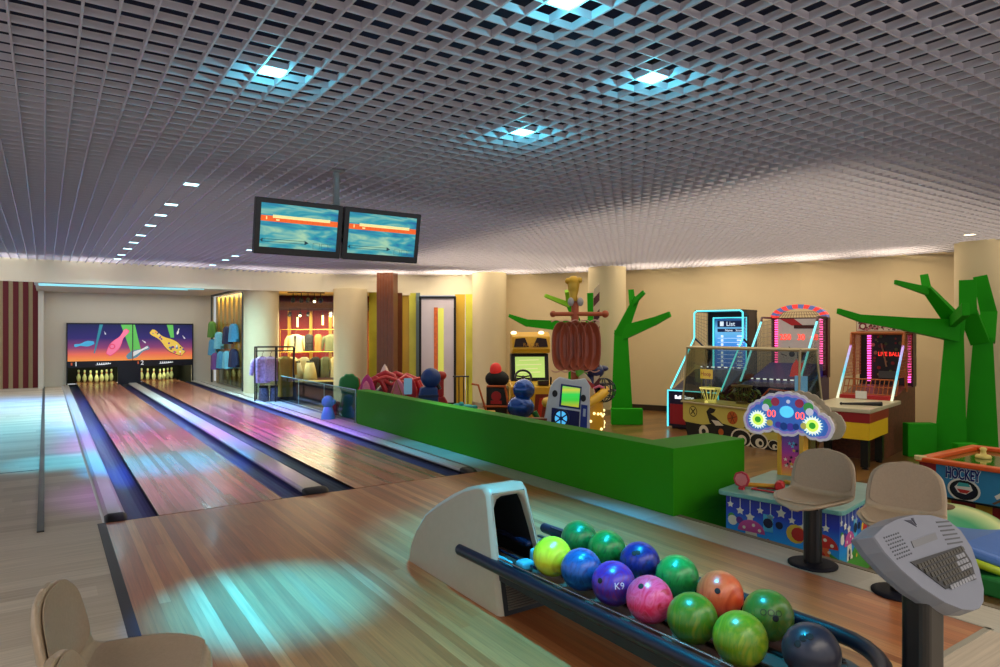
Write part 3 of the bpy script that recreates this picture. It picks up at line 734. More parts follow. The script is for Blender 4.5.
def screen_mat():
    if 'scr' in _M: return _M['scr']
    m = bpy.data.materials.new('tv_picture'); m.use_nodes = True; nt = m.node_tree; N = nt.nodes; b = N['Principled BSDF']
    tc = N.new('ShaderNodeTexCoord'); mp = N.new('ShaderNodeMapping'); nt.links.new(tc.outputs['Object'], mp.inputs[0]); mp.inputs['Scale'].default_value = (2.5, 9, 12); mp.inputs['Rotation'].default_value = (0, 0.35, 0)
    nz = N.new('ShaderNodeTexNoise'); nz.inputs['Scale'].default_value = 1.2; nz.inputs['Detail'].default_value = 5; nz.inputs['Distortion'].default_value = 0.8; nt.links.new(mp.outputs[0], nz.inputs['Vector'])
    cr = N.new('ShaderNodeValToRGB'); el = cr.color_ramp.elements; el[0].position = 0.34; el[0].color = lin((0, 104, 160)); el[1].position = 0.68; el[1].color = lin((168, 214, 178))
    e = el.new(0.5); e.color = lin((40, 160, 176)); nt.links.new(nz.outputs['Fac'], cr.inputs[0])
    b.inputs['Base Color'].default_value = (0.02, 0.02, 0.02, 1); b.inputs['Roughness'].default_value = 0.3
    nt.links.new(cr.outputs[0], b.inputs['Emission Color']); b.inputs['Emission Strength'].default_value = 0.85
    _M['scr'] = m; return m
monitor('left one of two black score monitors hanging from the grid ceiling', 1.935, 6.13, 0.02)
monitor('right one of two black score monitors hanging from the grid ceiling', 2.76, 6.14, 0.0)
# ------------------------------------------------------------------ green barrier and glass rail
gpaint = M('barrier_green', (46, 140, 2), 0.6, var=0.05, scale=2, spec=0.15)
m = MB()
m.prism([(4.51, 11.13), (4.51, 3.98), (5.50, 3.98), (5.50, 4.42), (4.72, 4.42), (4.72, 11.13)], (0, 0, 0.0), X, Y, Z * 0.59)
bar = m.build('green_barrier', gpaint, bevel=0.006)
tag(bar, 'long low bright green L shaped barrier wall along the bowling approach', 'barrier')
m = MB(); m.prism([(4.62, 11.13), (4.62, 3.98), (5.50, 3.98), (5.50, 4.42), (4.72, 4.42), (4.72, 11.13)], (0, 0, AF), X, Y, Z * (0 - AF)); m.build('skirt', gpaint, bar)
gl = glass('rail_glass', (208, 226, 224))
gedge = M('glass_edge', (150, 200, 195), 0.15, spec=0.8)
y = 11.2; k = 0
places = ['nearest the green barrier', 'second from the green barrier', 'third from the green barrier', 'fourth from the green barrier', 'beside the clothes rack', 'in front of the side shop window', 'farthest along the right lane']
while k < 7:
    t = thing('glass_rail_panel', 'frameless glass rail panel along the lanes, ' + places[k], 'glass rail', (4.52, y, 0), group='glass rail panels')
    m = MB(); m.box(-0.006, 0.006, 0.01, 1.59, 0.003, 0.58); m.build('pane', gl, t)
    m = MB(); m.box(-0.007, 0.007, 0.01, 1.59, 0.58, 0.592); m.box(-0.007, 0.007, 0.0, 0.01, 0.003, 0.592); m.build('edge', gedge, t)
    m = MB(); m.box(-0.02, 0.02, 0.01, 1.59, 0.001, 0.04); m.build('base_channel', steel, t)
    y += 1.6; k += 1

# ------------------------------------------------------------------ green artificial trees
tg = M('tree_green', (30, 150, 14), 0.6, var=0.08, scale=3, spec=0.15)
tg2 = M('tree_lime', (130, 196, 20), 0.6, var=0.08, scale=3)
view = Vector((SN, CS, 0)); vright = Vector((CS, -SN, 0))
def tree(label, base, limbs, blocks, mat, k):
    b = at(base[0], base[1], k); loc = (b.x, b.y, AF)
    t = thing('play_tree', label, 'tree', loc, group='green angular indoor trees')
    L = Vector(loc); rd = Vector((b.x, b.y, 0)).normalized(); vr = Vector((rd.y, -rd.x, 0))
    for nm, ax, ay, aw, bx, by, bw, dk in limbs:
        A = at(ax, ay, k + dk[0]) - L; B = at(bx, by, k + dk[1]) - L
        if nm == 'trunk': A.z = 0.0
        m = MB(); s = k / F
        m.limb(A, B, aw * s, bw * s, vr if abs(bx - ax) < abs(by - ay) else Z, (aw * s * 0.5, bw * s * 0.5))
        m.build(nm, mat, t)
    for x0, x1, y0, dy, h in blocks:
        m = MB(); a = at(x0, HZ, k + dy) - L; b2 = at(x1, HZ, k + dy) - L; d = view * 0.15
        z0, z1 = 0.0, h
        m.hexa([(a.x, a.y, z0), (b2.x, b2.y, z0), (b2.x + d.x, b2.y + d.y, z0), (a.x + d.x, a.y + d.y, z0), (a.x, a.y, z1), (b2.x, b2.y, z1), (b2.x + d.x, b2.y + d.y, z1), (a.x + d.x, a.y + d.y, z1)])
        m.build('foot_block', mat, t, bevel=0.01)
    return t
tree('green angular tree right of the ship ride, in front of a cream column', (621, 420),
     [('trunk', 622, 420, 22, 621, 330, 13, (0, 0)), ('branch', 620, 336, 13, 637, 297, 6, (0, -0.2)), ('branch', 622, 333, 14, 655, 321, 8, (0, -0.4)), ('branch', 653, 322, 8, 670, 314, 5, (-0.4, -0.7)), ('twig', 632, 304, 5.5, 644, 292, 4, (-0.15, -0.4)), ('twig', 632.5, 306, 6, 631, 290, 5.5, (-0.14, 0.0))],
     [(612, 643, 0, -0.5, 0.34)], tg, 14.6)
tree('green angular tree mostly hidden behind the brown sail of the ship ride', (577, 422),
     [('trunk', 578, 422, 22, 577, 322, 14, (0, 0)), ('branch', 584, 332, 12, 572, 322, 9, (0, 0)), ('branch', 574, 327, 11, 527, 323, 7, (0, -0.2)), ('branch', 528, 323.5, 7, 509, 315.5, 3, (-0.2, -0.4)), ('branch', 592, 328, 8, 590, 293, 6, (0.1, 0.1)), ('branch', 585, 330, 9, 594, 318, 8, (0, 0.1)), ('branch', 577, 322, 8, 568, 302, 6, (0, 0))],
     [], tg, 15.2)
lt = bpy.data.objects['play_tree.001']
for (ax, ay, aw, bx, by, bw) in ((569, 305, 5, 545, 295.5, 3.2), (569, 304, 5, 567, 291, 4.5)):
    m = MB(); s = 15.2 / F; L = Vector(lt.location)
    m.limb(at(ax, ay, 15.2) - L, at(bx, by, 15.0) - L, aw * s, bw * s, Z if abs(bx - ax) > 8 else vright); q = m.build('twig', tg2, lt); q['label'] = 'lime green twig'
tree('big green angular tree with a long branch reaching over the red ticket game', (950, 448),
     [('trunk', 950, 449, 28, 954.5, 324, 15, (0, 0)), ('branch', 960, 331, 23, 905, 324, 13, (0, -0.1)), ('branch', 907, 324, 13, 858, 318, 7, (-0.1, -0.3)), ('branch', 859, 318, 7, 838, 311, 5, (-0.3, -0.5)), ('branch', 953, 320, 15, 926, 288, 8, (0, -0.2)), ('twig', 927, 291, 8, 895, 282, 4, (-0.2, -0.5)), ('twig', 927, 290, 8, 924, 275, 7, (-0.2, -0.1)), ('stub', 952, 322, 10, 966, 309, 12, (-0.1, -0.9))],
     [(908, 937, 0, -0.15, 0.52), (958, 979, 0, -0.75, 0.30)], tg, 10.65)
tree('green forked tree at the far right in front of the last cream column', (981, 448),
     [('trunk', 981, 449, 29, 983, 338, 16, (0, 0)), ('branch', 980, 342, 16, 968, 312, 15, (0, -0.1)), ('branch', 968, 314, 15, 967.5, 280, 14, (-0.1, -0.1)), ('branch', 986, 342, 15, 989, 312, 14, (0, 0.1)), ('branch', 989, 314, 14, 980, 276, 12, (0.1, 0.15))],
     [], tg, 10.75)

# ------------------------------------------------------------------ arcade machines
cyanL = E_('led_cyan', (90, 225, 240), 1.2); pinkL = E_('led_pink', (255, 80, 150), 2.6); redL = E_('led_red', (255, 60, 40), 1.6); whiteL = E_('led_white', (240, 245, 255), 2.0)
def frame_of(fl, R):
    return (fl[0], fl[1], AF), math.atan2(R[1], R[0])
def net(m, a, b, c, d, nu, nv, r=0.004):
    a, b, c, d = map(Vector, (a, b, c, d))
    for i in range(nu + 1):
        t = i / nu; m.tube([a.lerp(b, t), d.lerp(c, t)], r, 4, cap=False)
    for j in range(nv + 1):
        t = j / nv; m.tube([a.lerp(d, t), b.lerp(c, t)], r, 4, cap=False)
def dots(m, a, b, n, r=0.012):
    a, b = Vector(a), Vector(b)
    for i in range(n): m.ell(a.lerp(b, i / (n - 1)), r, 6, 4)

# basketball game with the blue list on its screen
loc, rz = frame_of((10.48, 9.39), (0.25, -0.97))
t = thing('basketball_game', 'dark blue basketball arcade game with cyan light tubes and a blue score list screen', 'arcade game', loc, rz)
W = 1.06
m = MB(); m.prism([(0, 0.05), (0.0, 0.76), (0.25, 0.80), (1.25, 1.15), (2.0, 1.15), (2.0, 0.05)], (0.0, 0, 0), Y, Z, X * W)
m.box(0.06, W - 0.06, 0.05, 1.95, 0.0, 0.06); m.build('base_cabinet', M('cab_navy', (24, 22, 62), 0.35), t, bevel=0.01)
m = MB(); m.box(0.05, W - 0.05, -0.012, 0.0, 0.10, 0.50); m.build('front_panel', M('cab_red', (150, 26, 44), 0.4), t)
lettering('Ball Game', (0.36, -0.013, 0.64), X, Z, 0.10, whiteL, t); lettering('x 200 pts', (0.52, -0.014, 0.46), X, Z, 0.06, whiteL, t)
m = MB(); r = 0.018
m.tube([(0.0, -0.01, 0.04), (0, -0.01, 0.77), (W, -0.01, 0.77), (W, -0.01, 0.04)], r, 6)
for x in (0.0, W): m.tube([(x, 0.12, 0.80), (x, 1.2, 1.82), (x, 1.2, 2.36)], r, 6)
m.tube([(0, 1.2, 2.36), (0.06, 1.2, 2.40), (W - 0.06, 1.2, 2.40), (W, 1.2, 2.36)], r, 6)
m.build('light_tube', cyanL, t)
m = MB(); m.prism([(1.5, 1.1), (1.5, 2.3), (1.3, 2.38), (1.95, 2.40), (2.0, 2.2), (2.0, 1.1)], (W - 0.03, 0, 0), Y, Z, X * 0.03); m.prism([(1.86, 1.1), (1.86, 2.40), (2.0, 2.40), (2.0, 1.1)], (0, 0, 0), Y, Z, X * 0.03)
m.box(0, W, 1.22, 2.0, 2.38, 2.42); m.box(0, W, 1.88, 1.98, 1.1, 2.4); m.tube([(0, 1.2, 1.82), (0.0, 1.85, 1.55)], 0.02, 6); m.tube([(W, 1.2, 1.82), (W, 1.85, 1.55)], 0.02, 6)
m.build('back_cabinet', M('cab_dark', (20, 22, 40), 0.4), t)
m = MB()
for x in (0.01, W - 0.01):
    m = MB(); net(m, (x, 1.22, 1.85), (x, 1.86, 1.6), (x, 1.86, 2.37), (x, 1.22, 2.37), 8, 9); net(m, (x, 0.2, 0.85), (x, 1.2, 1.2), (x, 1.2, 1.8), (x, 0.2, 0.88), 12, 7); m.build('side_net', M('net_grey', (120, 116, 110), 0.7), t)
sg = grad('list_screen', 2, [(0, (30, 70, 190)), (0.55, (50, 130, 220)), (0.8, (110, 190, 240)), (1, (24, 60, 130))], 0.3, 0.75, 0.9, 2.25)
m = MB(); m.box(0.18, 0.86, 1.85, 1.88, 0.95, 2.24); m.build('screen', sg, t)
m = MB(); m.tube([(0.15, 1.84, 0.95), (0.15, 1.84, 2.26), (0.89, 1.84, 2.26), (0.89, 1.84, 0.95)], 0.022, 6); m.build('screen_light', cyanL, t)
m = MB(); lw = E_('list_white', (220, 235, 250), 0.9); ld = E_('list_dark', (20, 40, 100), 0.2)
m.mat(1); m.box(0.24, 0.84, 1.842, 1.849, 2.06, 2.20); m.box(0.24, 0.84, 1.842, 1.849, 1.95, 2.02); m.mat(0)
m.box(0.30, 0.38, 1.838, 1.842, 2.08, 2.18)
for k in range(8):
    z = 1.86 - k * 0.09
    m.mat(0); m.box(0.32, 0.37, 1.842, 1.848, z - 0.03, z + 0.02); m.box(0.24, 0.84, 1.844, 1.848, z - 0.05, z - 0.044); m.box(0.68, 0.80, 1.842, 1.848, z - 0.015, z + 0.015)
m.build('list_rows', [lw, ld], t); lettering('List', (0.54, 1.838, 2.125), X, Z, 0.14, lw, t); lettering('Name', (0.50, 1.838, 1.985), X, Z, 0.07, lw, t); lettering('Score', (0.73, 1.838, 1.985), X, Z, 0.07, lw, t)
m = MB(); m.box(0.1, 0.98, 1.29, 1.31, 1.19, 1.21); m.build('ramp_lights', dotted('ramp_dots_a', (240, 245, 255), 2.0, 0.14, 0), t)

# basketball game with the red arch
loc, rz = frame_of((10.84, 7.98), (0.25, -0.97))
t = thing('basketball_game', 'basketball arcade game with a red arched top and pink light columns', 'arcade game', loc, rz)
m = MB(); m.prism([(0, 0.0), (0.0, 0.95), (0.25, 1.0), (1.25, 1.05), (1.95, 1.10), (1.95, 0.0)], (0.0, 0, 0), Y, Z, X * W); m.build('base_cabinet', M('cab_violet', (44, 26, 90), 0.35), t, bevel=0.01)
m = MB(); m.prism([(0.3, 1.0), (1.5, 1.32), (1.7, 1.32), (1.7, 1.02)], (0.05, 0, 0), Y, Z, X * (W - 0.1)); m.build('ball_ramp', M('ramp_blue', (30, 26, 110), 0.4, emit=(40, 30, 150), es=0.15), t)
m = MB(); m.prism([(0.0, 0.0), (0.20, 0.02), (0.24, 0.30), (0.16, 0.24), (0.10, 0.34), (0.03, 0.22)], (0.70, 0.72, 1.10), X, Vector((0, 0.25, 0.97)), Vector((0, -0.02, 0.004))); m.build('flame_panel', E_('flame_red', (225, 50, 34), 0.6), t)
for x in (0.0, W):
    m = MB(); m.tube([(x, 0.1, 1.02), (x, 1.15, 2.15)], 0.022, 6); m.build('light_tube', E_('led_cyan_soft', (110, 215, 235), 0.9), t)
for x in (0.02, W - 0.02):
    m = MB(); net(m, (x, 1.15, 1.2), (x, 1.75, 1.2), (x, 1.75, 2.2), (x, 1.15, 2.15), 8, 12); net(m, (x, 0.35, 1.05), (x, 1.15, 1.1), (x, 1.15, 2.1), (x, 0.35, 1.28), 9, 9); m.build('side_net', M('net_grey', (120, 116, 110), 0.7), t)
m = MB(); m.tube([(0, 1.15, 2.15), (0, 1.2, 2.24), (0, 1.75, 2.24)], 0.025, 6); m.tube([(W, 1.15, 2.15), (W, 1.2, 2.24), (W, 1.75, 2.24)], 0.025, 6); m.box(-0.02, W + 0.02, 1.78, 1.95, 1.05, 2.24); m.build('back_cabinet', M('cab_maroon', (70, 18, 26), 0.4), t)
m = MB(); m.box(0.10, W - 0.10, 1.765, 1.78, 1.30, 2.22); m.build('backboard', M('board_white', (206, 196, 190), 0.4, emit=(220, 200, 190), es=0.08), t)
m = MB(); rdm = M('board_red', (190, 30, 36), 0.4); 
m.mat(0); m.prism([(0.16, 2.22), (0.44, 2.22), (0.62, 2.08), (0.40, 2.08)], (0, 1.762, 0), X, Z, Y * 0.003); m.mat(1); m.box(0.44, 0.86, 1.758, 1.765, 2.02, 2.09)
m.mat(2)
rr_ = random.Random(5)
for k in range(12):
    x = 0.28 + rr_.random() * 0.5; z = 1.36 + rr_.random() * 0.22; a = rr_.random() * 3
    m.tube([(x, 1.76, z), (x + 0.12 * math.cos(a), 1.76, z + 0.12 * math.sin(a))], 0.007, 4)
m.prism(circ(0.40, 1.50, 0.06, 14), (0, 1.762, 0), X, Z, Y * 0.002); m.prism(circ(0.62, 1.46, 0.08, 14), (0, 1.762, 0), X, Z, Y * 0.002)
m.build('board_graphic', [rdm, M('board_brown', (80, 30, 24), 0.5), blackm], t)
for tx, x in (('250', 0.27), ('30', 0.58), ('48', 0.83)): lettering(tx, (x, 1.757, 1.84), X, Z, 0.17, redL, t, 'score_digits', xs=0.9)
for x in (0.09, W - 0.09):
    m = MB(); m.box(x - 0.028, x + 0.028, 1.745, 1.764, 1.20, 2.20); m.build('light_column', dotted('led_pink_dots', (255, 80, 150), 3.0, 0.048), t)
m = MB(); pts = []
for i in range(15):
    a = PI * i / 14; pts.append((W / 2 - (W / 2 + 0.02) * math.cos(a), 2.24 + 0.27 * math.sin(a)))
inn = [(W / 2 + (p[0] - W / 2) * 0.80, 2.24 + (p[1] - 2.24) * 0.70) for p in pts]
for i in range(14):
    m.mat(i % 2); m.prism([pts[i], pts[i + 1], inn[i + 1], inn[i]], (0, 1.72, 0), X, Z, Y * 0.2)
m.build('arch', [E_('arch_red', (230, 60, 50), 0.8), E_('arch_blue', (90, 110, 170), 0.5)], t)
m = MB(); net(m, (0.12, 1.80, 2.24), (W - 0.12, 1.80, 2.24), (W - 0.22, 1.80, 2.36), (0.22, 1.80, 2.36), 14, 2); m.build('arch_grille', M('grille_brown', (90, 50, 44), 0.5), t)
m = MB(); m.box(0.08, W - 0.08, 0.41, 0.43, 1.045, 1.068); m.build('ramp_lights', dotted('ramp_dots_b', (240, 245, 255), 2.0, 0.125, 0), t)

# glass cased two player hoop table
FL = Vector((10.03, 8.62)); FR = Vector((9.868, 6.15)); R = (FR - FL); Wc = R.length; R.normalize()
loc, rz = frame_of(FL, R)
t = thing('hoop_table', 'glass cased hoop game table with a yellow and black patterned cabinet', 'arcade game', loc, rz)
Dp = 0.62
ylw = M('cab_yellow', (196, 186, 92), 0.42)
m = MB(); m.prism([(0.0, 0.30), (0.06, 0.26), (0.12, 0.0), (Wc - 0.1, 0.0), (Wc, 0.30), (Wc, 0.62), (0, 0.62)], (0, 0, 0), X, Z, Y * Dp); m.build('cabinet', ylw, t, bevel=0.008)
m = MB(); m.box(-0.03, Wc + 0.03, -0.03, Dp + 0.03, 0.62, 0.65); m.build('table_edge', M('case_beige', (176, 166, 130), 0.4), t, bevel=0.006)
m = MB()
def q(poly, mi, l=0): m.mat(mi); m.prism(poly, (0, -0.002 - 0.001 * l, 0), X, Z, Y * 0.001)
q([(0.12, 0.0), (0.06, 0.26), (0.5, 0.25), (0.9, 0.33), (1.35, 0.28), (1.9, 0.16), (2.35, 0.2), (Wc - 0.1, 0.0)], 0)
q(circ(0.26, 0.47, 0.10, 20), 0, 1); q(circ(0.26, 0.47, 0.085, 20), 1, 2)
for a in (PI / 4, -PI / 4):
    c_, s_ = math.cos(a), math.sin(a); q([(0.26 + c_ * i * 0.075 - s_ * j * 0.010, 0.47 + s_ * i * 0.075 + c_ * j * 0.010) for i, j in ((-1, -1), (1, -1), (1, 1), (-1, 1))], 0, 3)
q([(0.58, 0.50), (0.66, 0.58), (0.80, 0.56), (0.76, 0.50), (0.68, 0.47), (0.80, 0.42), (1.02, 0.28), (0.90, 0.24), (0.66, 0.30)], 0, 1)
q([(0.70, 0.36), (0.86, 0.36), (0.98, 0.29), (0.80, 0.27)], 2, 2)
q(circ(1.17, 0.45, 0.115, 20), 3, 1)
for a in (0.3, 1.2, 2.1):
    c_, s_ = math.cos(a), math.sin(a); q([(1.17 + c_ * i * 0.105 - s_ * j * 0.006, 0.45 + s_ * i * 0.105 + c_ * j * 0.006) for i, j in ((-1, -1), (1, -1), (1, 1), (-1, 1))], 4, 2)
q([(1.40, 0.30), (1.58, 0.38), (1.62, 0.54), (1.66, 0.54), (1.66, 0.40), (1.80, 0.46), (1.84, 0.56), (1.88, 0.50), (1.80, 0.40), (1.70, 0.34), (1.74, 0.26), (1.62, 0.30)], 0, 1)
q(circ(0.52, 0.13, 0.115, 18), 2, 2); q(circ(0.52, 0.13, 0.05, 14), 0, 3); q(circ(0.92, 0.17, 0.06, 16), 3, 2)
for cx, cz, rr in ((1.36, 0.10, 0.22), (1.72, 0.10, 0.19), (2.02, 0.08, 0.11)):
    q(circ(cx, cz + 0.02, rr, 20, rr * 0.75), 2, 2 + rr); q(circ(cx, cz + 0.02, rr * 0.86, 20, rr * 0.62), 0, 3 + rr); q(circ(cx + 0.02, cz - 0.01, rr * 0.45, 16, rr * 0.4), 2, 4 + rr); q(circ(cx + 0.04, cz - 0.01, rr * 0.2, 12), 0, 5 + rr)
q([(2.1, 0.0), (2.2, 0.16), (2.34, 0.05), (2.44, 0.20), (2.5, 0.0)], 1, 3)
m.build('cabinet_print', [blackm, ylw, M('print_white', (214, 208, 190), 0.5), M('print_orange', (176, 84, 26), 0.5), M('print_brown', (90, 40, 14), 0.5)], t)
alu = M('case_alu', (176, 164, 130), 0.35, 0.4)
m = MB(); p = 0.018; H1 = 1.66
C4 = [(0.0, 0.0), (Wc, 0.0), (Wc, Dp), (0.0, Dp)]; 
tp = [(0.05, 0.06), (Wc - 0.02, 0.06), (Wc - 0.08, Dp - 0.06), (0.05, Dp - 0.06)]
for (a, b), (c, d) in zip(C4, tp): m.tube([(a, b, 0.65), (c, d, H1)], p, 6)
for i in range(4):
    a, b = tp[i], tp[(i + 1) % 4]; m.tube([(a[0], a[1], H1), (b[0], b[1], H1)], 0.026, 6)
m.build('case_frame', alu, t)
gc = glass('case_glass', (196, 200, 190))
m = MB()
for i in range(4):
    a, b = C4[i], C4[(i + 1) % 4]; c, d = tp[(i + 1) % 4], tp[i]
    m.add([(a[0], a[1], 0.65), (b[0], b[1], 0.65), (c[0], c[1], H1), (d[0], d[1], H1)], [(0, 1, 2, 3)])
m.build('glass_sides', gc, t)
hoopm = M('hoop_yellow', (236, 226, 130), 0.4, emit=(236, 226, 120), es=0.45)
for cx, cy, zt, zb2, mm, rr in ((0.58, 0.10, 0.92, 0.66, hoopm, 0.20), (1.02, 0.42, 0.98, 0.66, M('hoop_brown', (120, 104, 66), 0.4), 0.19)):
    m = MB(); m.tube([(cx + rr * math.cos(2 * PI * i / 24), cy + rr * math.sin(2 * PI * i / 24) * 0.8, zt) for i in range(24)], 0.014, 6, closed=True); hp = m.build('hoop', mm, t)
    m = MB()
    for i in range(14):
        a = 2 * PI * i / 14; m.tube([(cx + rr * math.cos(a), cy + rr * 0.8 * math.sin(a), zt), (cx + rr * 0.5 * math.cos(a), cy + rr * 0.4 * math.sin(a), zb2 + 0.03)], 0.006, 4)
    m.lathe([(rr * 0.55, zb2), (rr * 0.5, zb2 + 0.04)], (cx, cy, 0), 16); m.build('hoop_net', mm, hp)
m = MB(); m.box(0.06, 0.34, 0.40, 0.43, 1.06, 1.24); sgn = m.build('sign_board', E_('hoop_sign', (236, 190, 60), 0.5), t); lettering('Hoop', (0.20, 0.398, 1.15), X, Z, 0.11, M('sign_red', (190, 30, 20), 0.4), sgn)
m = MB(); m.tube([(0.08, 0.415, 0.65), (0.08, 0.415, 1.07)], 0.012, 6); m.tube([(0.32, 0.415, 0.65), (0.32, 0.415, 1.07)], 0.012, 6); m.build('sign_post', alu, sgn)
m = MB(); m.tube([(1.55, 0.2, 0.65), (1.60, 0.25, 0.85), (1.70, 0.3, 0.98), (2.1, 0.35, 0.96), (2.2, 0.35, 0.65)], 0.014, 6); m.build('guide_loop', M('loop_orange', (200, 84, 34), 0.4), t)
m = MB(); rr_ = random.Random(11)
for k in range(46):
    bx = rr_.choice([0.3, 0.75, 0.95, 1.15, 1.35, 1.5]) + rr_.uniform(-0.12, 0.12); by = rr_.uniform(0.3, 0.56); a = rr_.uniform(0, 2 * PI); l = rr_.uniform(0.12, 0.28); hz = rr_.uniform(0.68, 0.86)
    d = Vector((math.cos(a), math.sin(a) * 0.6, 0.55)).normalized(); s_ = d.cross(Z).normalized() * 0.022
    b0 = Vector((bx, by, hz)); mid = b0 + d * l * 0.6; tip = b0 + d * l - Z * 0.03
    m.add([b0, mid - s_, tip, mid + s_], [(0, 1, 2, 3)])
    m.add([b0 + Z * 0.004, mid - s_ + Z * 0.004, tip + Z * 0.004, mid + s_ + Z * 0.004], [(3, 2, 1, 0)])
stuff(m.build('decor_leaves', M('leaf_green', (70, 110, 34), 0.5), t))
m = MB(); m.box(0.02, Wc - 0.02, 0.02, Dp - 0.02, 0.651, 0.66); m.build('play_field', M('field_yellow', (196, 182, 84), 0.4), t)
m = MB(); m.box(Wc - 0.42, Wc - 0.20, 0.48, 0.51, 0.66, 1.22); m.build('blue_card', E_('card_blue', (110, 170, 220), 0.5), t)

# hammer game
FL = Vector((4.76, 3.66)); R = Vector((0.195, -0.98)).normalized()
loc, rz = frame_of(FL, R)
t = thing('hammer_game', 'childrens hammer game table with a lit double score board and painted night village sides', 'arcade game', loc, rz)
Wh, Dh, Th = 0.94, 1.08, 0.61
skyg = grad('night_village', 2, [(0, (70, 120, 60)), (0.22, (40, 150, 170)), (0.45, (36, 130, 200)), (0.75, (34, 50, 150)), (1, (30, 26, 100))], 0.35, 0.12, 0.0, Th)
m = MB(); m.box(0.02, Wh - 0.02, 0.02, Dh - 0.02, 0.0, Th - 0.03); m.build('cabinet', skyg, t)
m = MB(); m.prism(rrect(-0.03, Wh + 0.03, -0.05, Dh + 0.03, 0.05), (0, 0, Th - 0.03), X, Y, Z * 0.035); m.build('table_top', M('top_teal', (110, 168, 160), 0.3, var=0.25, scale=9), t, bevel=0.006)
art = [M('art_white', (232, 228, 205), 0.5), M('art_pink', (206, 80, 150), 0.5), M('art_orange', (220, 110, 60), 0.5), M('art_green', (80, 160, 60), 0.5), M('art_yellow', (230, 190, 60), 0.5), M('art_violet', (100, 50, 140), 0.5), M('art_red', (200, 50, 40), 0.5), M('art_dark', (30, 30, 60), 0.5), M('art_sky', (90, 190, 220), 0.5)]
def village(m, o, u, nrm, w, seed):
    """stars on strings, mushroom houses, hills and flowers printed on a side"""
    rg = random.Random(seed)
    def q(poly, mi, l): m.mat(mi); m.prism(poly, Vector(o) + nrm * (0.001 + 0.0007 * l), u, Z, nrm * 0.0005)
    q([(0.0, 0.0)] + [(w * i / 12, 0.20 + 0.04 * math.sin(i * 1.3 + seed) + 0.06 * i / 12) for i in range(13)] + [(w, 0.0)], 3, 1)
    x = 0.04; k = 0
    while x < w - 0.03:
        l = [0.05, 0.09, 0.13, 0.06, 0.10][k % 5]
        q([(x - 0.003, Th - 0.05), (x + 0.003, Th - 0.05), (x + 0.003, Th - 0.05 - l), (x - 0.003, Th - 0.05 - l)], 0, 2); q(star(x, Th - 0.06 - l, 0.03 + 0.006 * (k % 3), 0.55), 0, 3); x += 0.085; k += 1
    for cx, mi in [(0.22, 1), (0.78, 6)]:
        if cx > w: continue
        q([(cx - 0.06, 0.18), (cx + 0.06, 0.18), (cx + 0.045, 0.32), (cx - 0.045, 0.32)], 0 if mi == 1 else 2, 4); q([(cx - 0.02, 0.18), (cx + 0.02, 0.18), (cx + 0.02, 0.25), (cx, 0.27), (cx - 0.02, 0.25)], 7 if mi == 1 else 6, 5)
        q(circ(cx, 0.30, 0.115, 14, 0.10, 0, PI), mi, 5)
        for dx, dz in ((-0.06, 0.03), (0.02, 0.06), (0.07, 0.025)): q(circ(cx + dx, 0.30 + dz, 0.014, 8), 0, 6)
    for cx, cz, rr, mi in [(0.06, 0.37, 0.042, 0), (0.12, 0.38, 0.03, 5), (0.36, 0.40, 0.04, 7), (0.45, 0.40, 0.03, 7), (0.58, 0.36, 0.075, 4), (0.60, 0.36, 0.055, 6), (0.05, 0.40, 0.03, 3), (0.90, 0.30, 0.03, 4)]:
        if cx < w - rr: q(circ(cx, cz, rr, 12), mi, 4 + cx)
    q([(0.32, 0.33), (0.40, 0.33), (0.40, 0.47), (0.32, 0.47)], 8, 3)
    for k in range(16):
        q(circ(rg.uniform(0.03, w - 0.03), rg.uniform(0.16, 0.28), rg.uniform(0.008, 0.02), 7), rg.choice([1, 2, 4, 6, 0]), 7 + k * 0.05)
m = MB(); village(m, (0.02, 0.02, 0), X, Vector((0, -1, 0)), Wh - 0.04, 1); m.build('front_print', art, t)
m = MB(); village(m, (Wh - 0.02, 0.02, 0), Y, Vector((1, 0, 0)), Dh - 0.04, 2); m.build('side_print', art, t)
m = MB(); m.mat(0); m.box(0.085, 0.12, Dh - 0.16, Dh - 0.05, Th, 1.05); m.box(0.285, 0.325, Dh - 0.16, Dh - 0.05, Th, 1.05)
m.mat(1); m.box(0.12, 0.285, Dh - 0.14, Dh - 0.06, Th, 1.05)
m.build('post', [M('post_yellow', (230, 170, 50), 0.4), grad('post_print', 2, [(0, (200, 150, 60)), (0.3, (190, 60, 90)), (0.6, (140, 40, 130)), (1, (40, 60, 130))], 0.4, 0.15, Th, 1.0)], t)
rr_ = random.Random(2); m = MB()
for k in range(14):
    m.mat(rr_.randrange(4)); x, z = 0.2025 + rr_.uniform(-0.06, 0.06), rr_.uniform(0.66, 0.95); m.prism(star(x, z, 0.02, 0.4), (0, Dh - 0.141 - 0.0006 * k, 0), X, Z, Y * 0.0005)
m.build('post_stars', [art[0], art[4], art[7], art[8]], t)
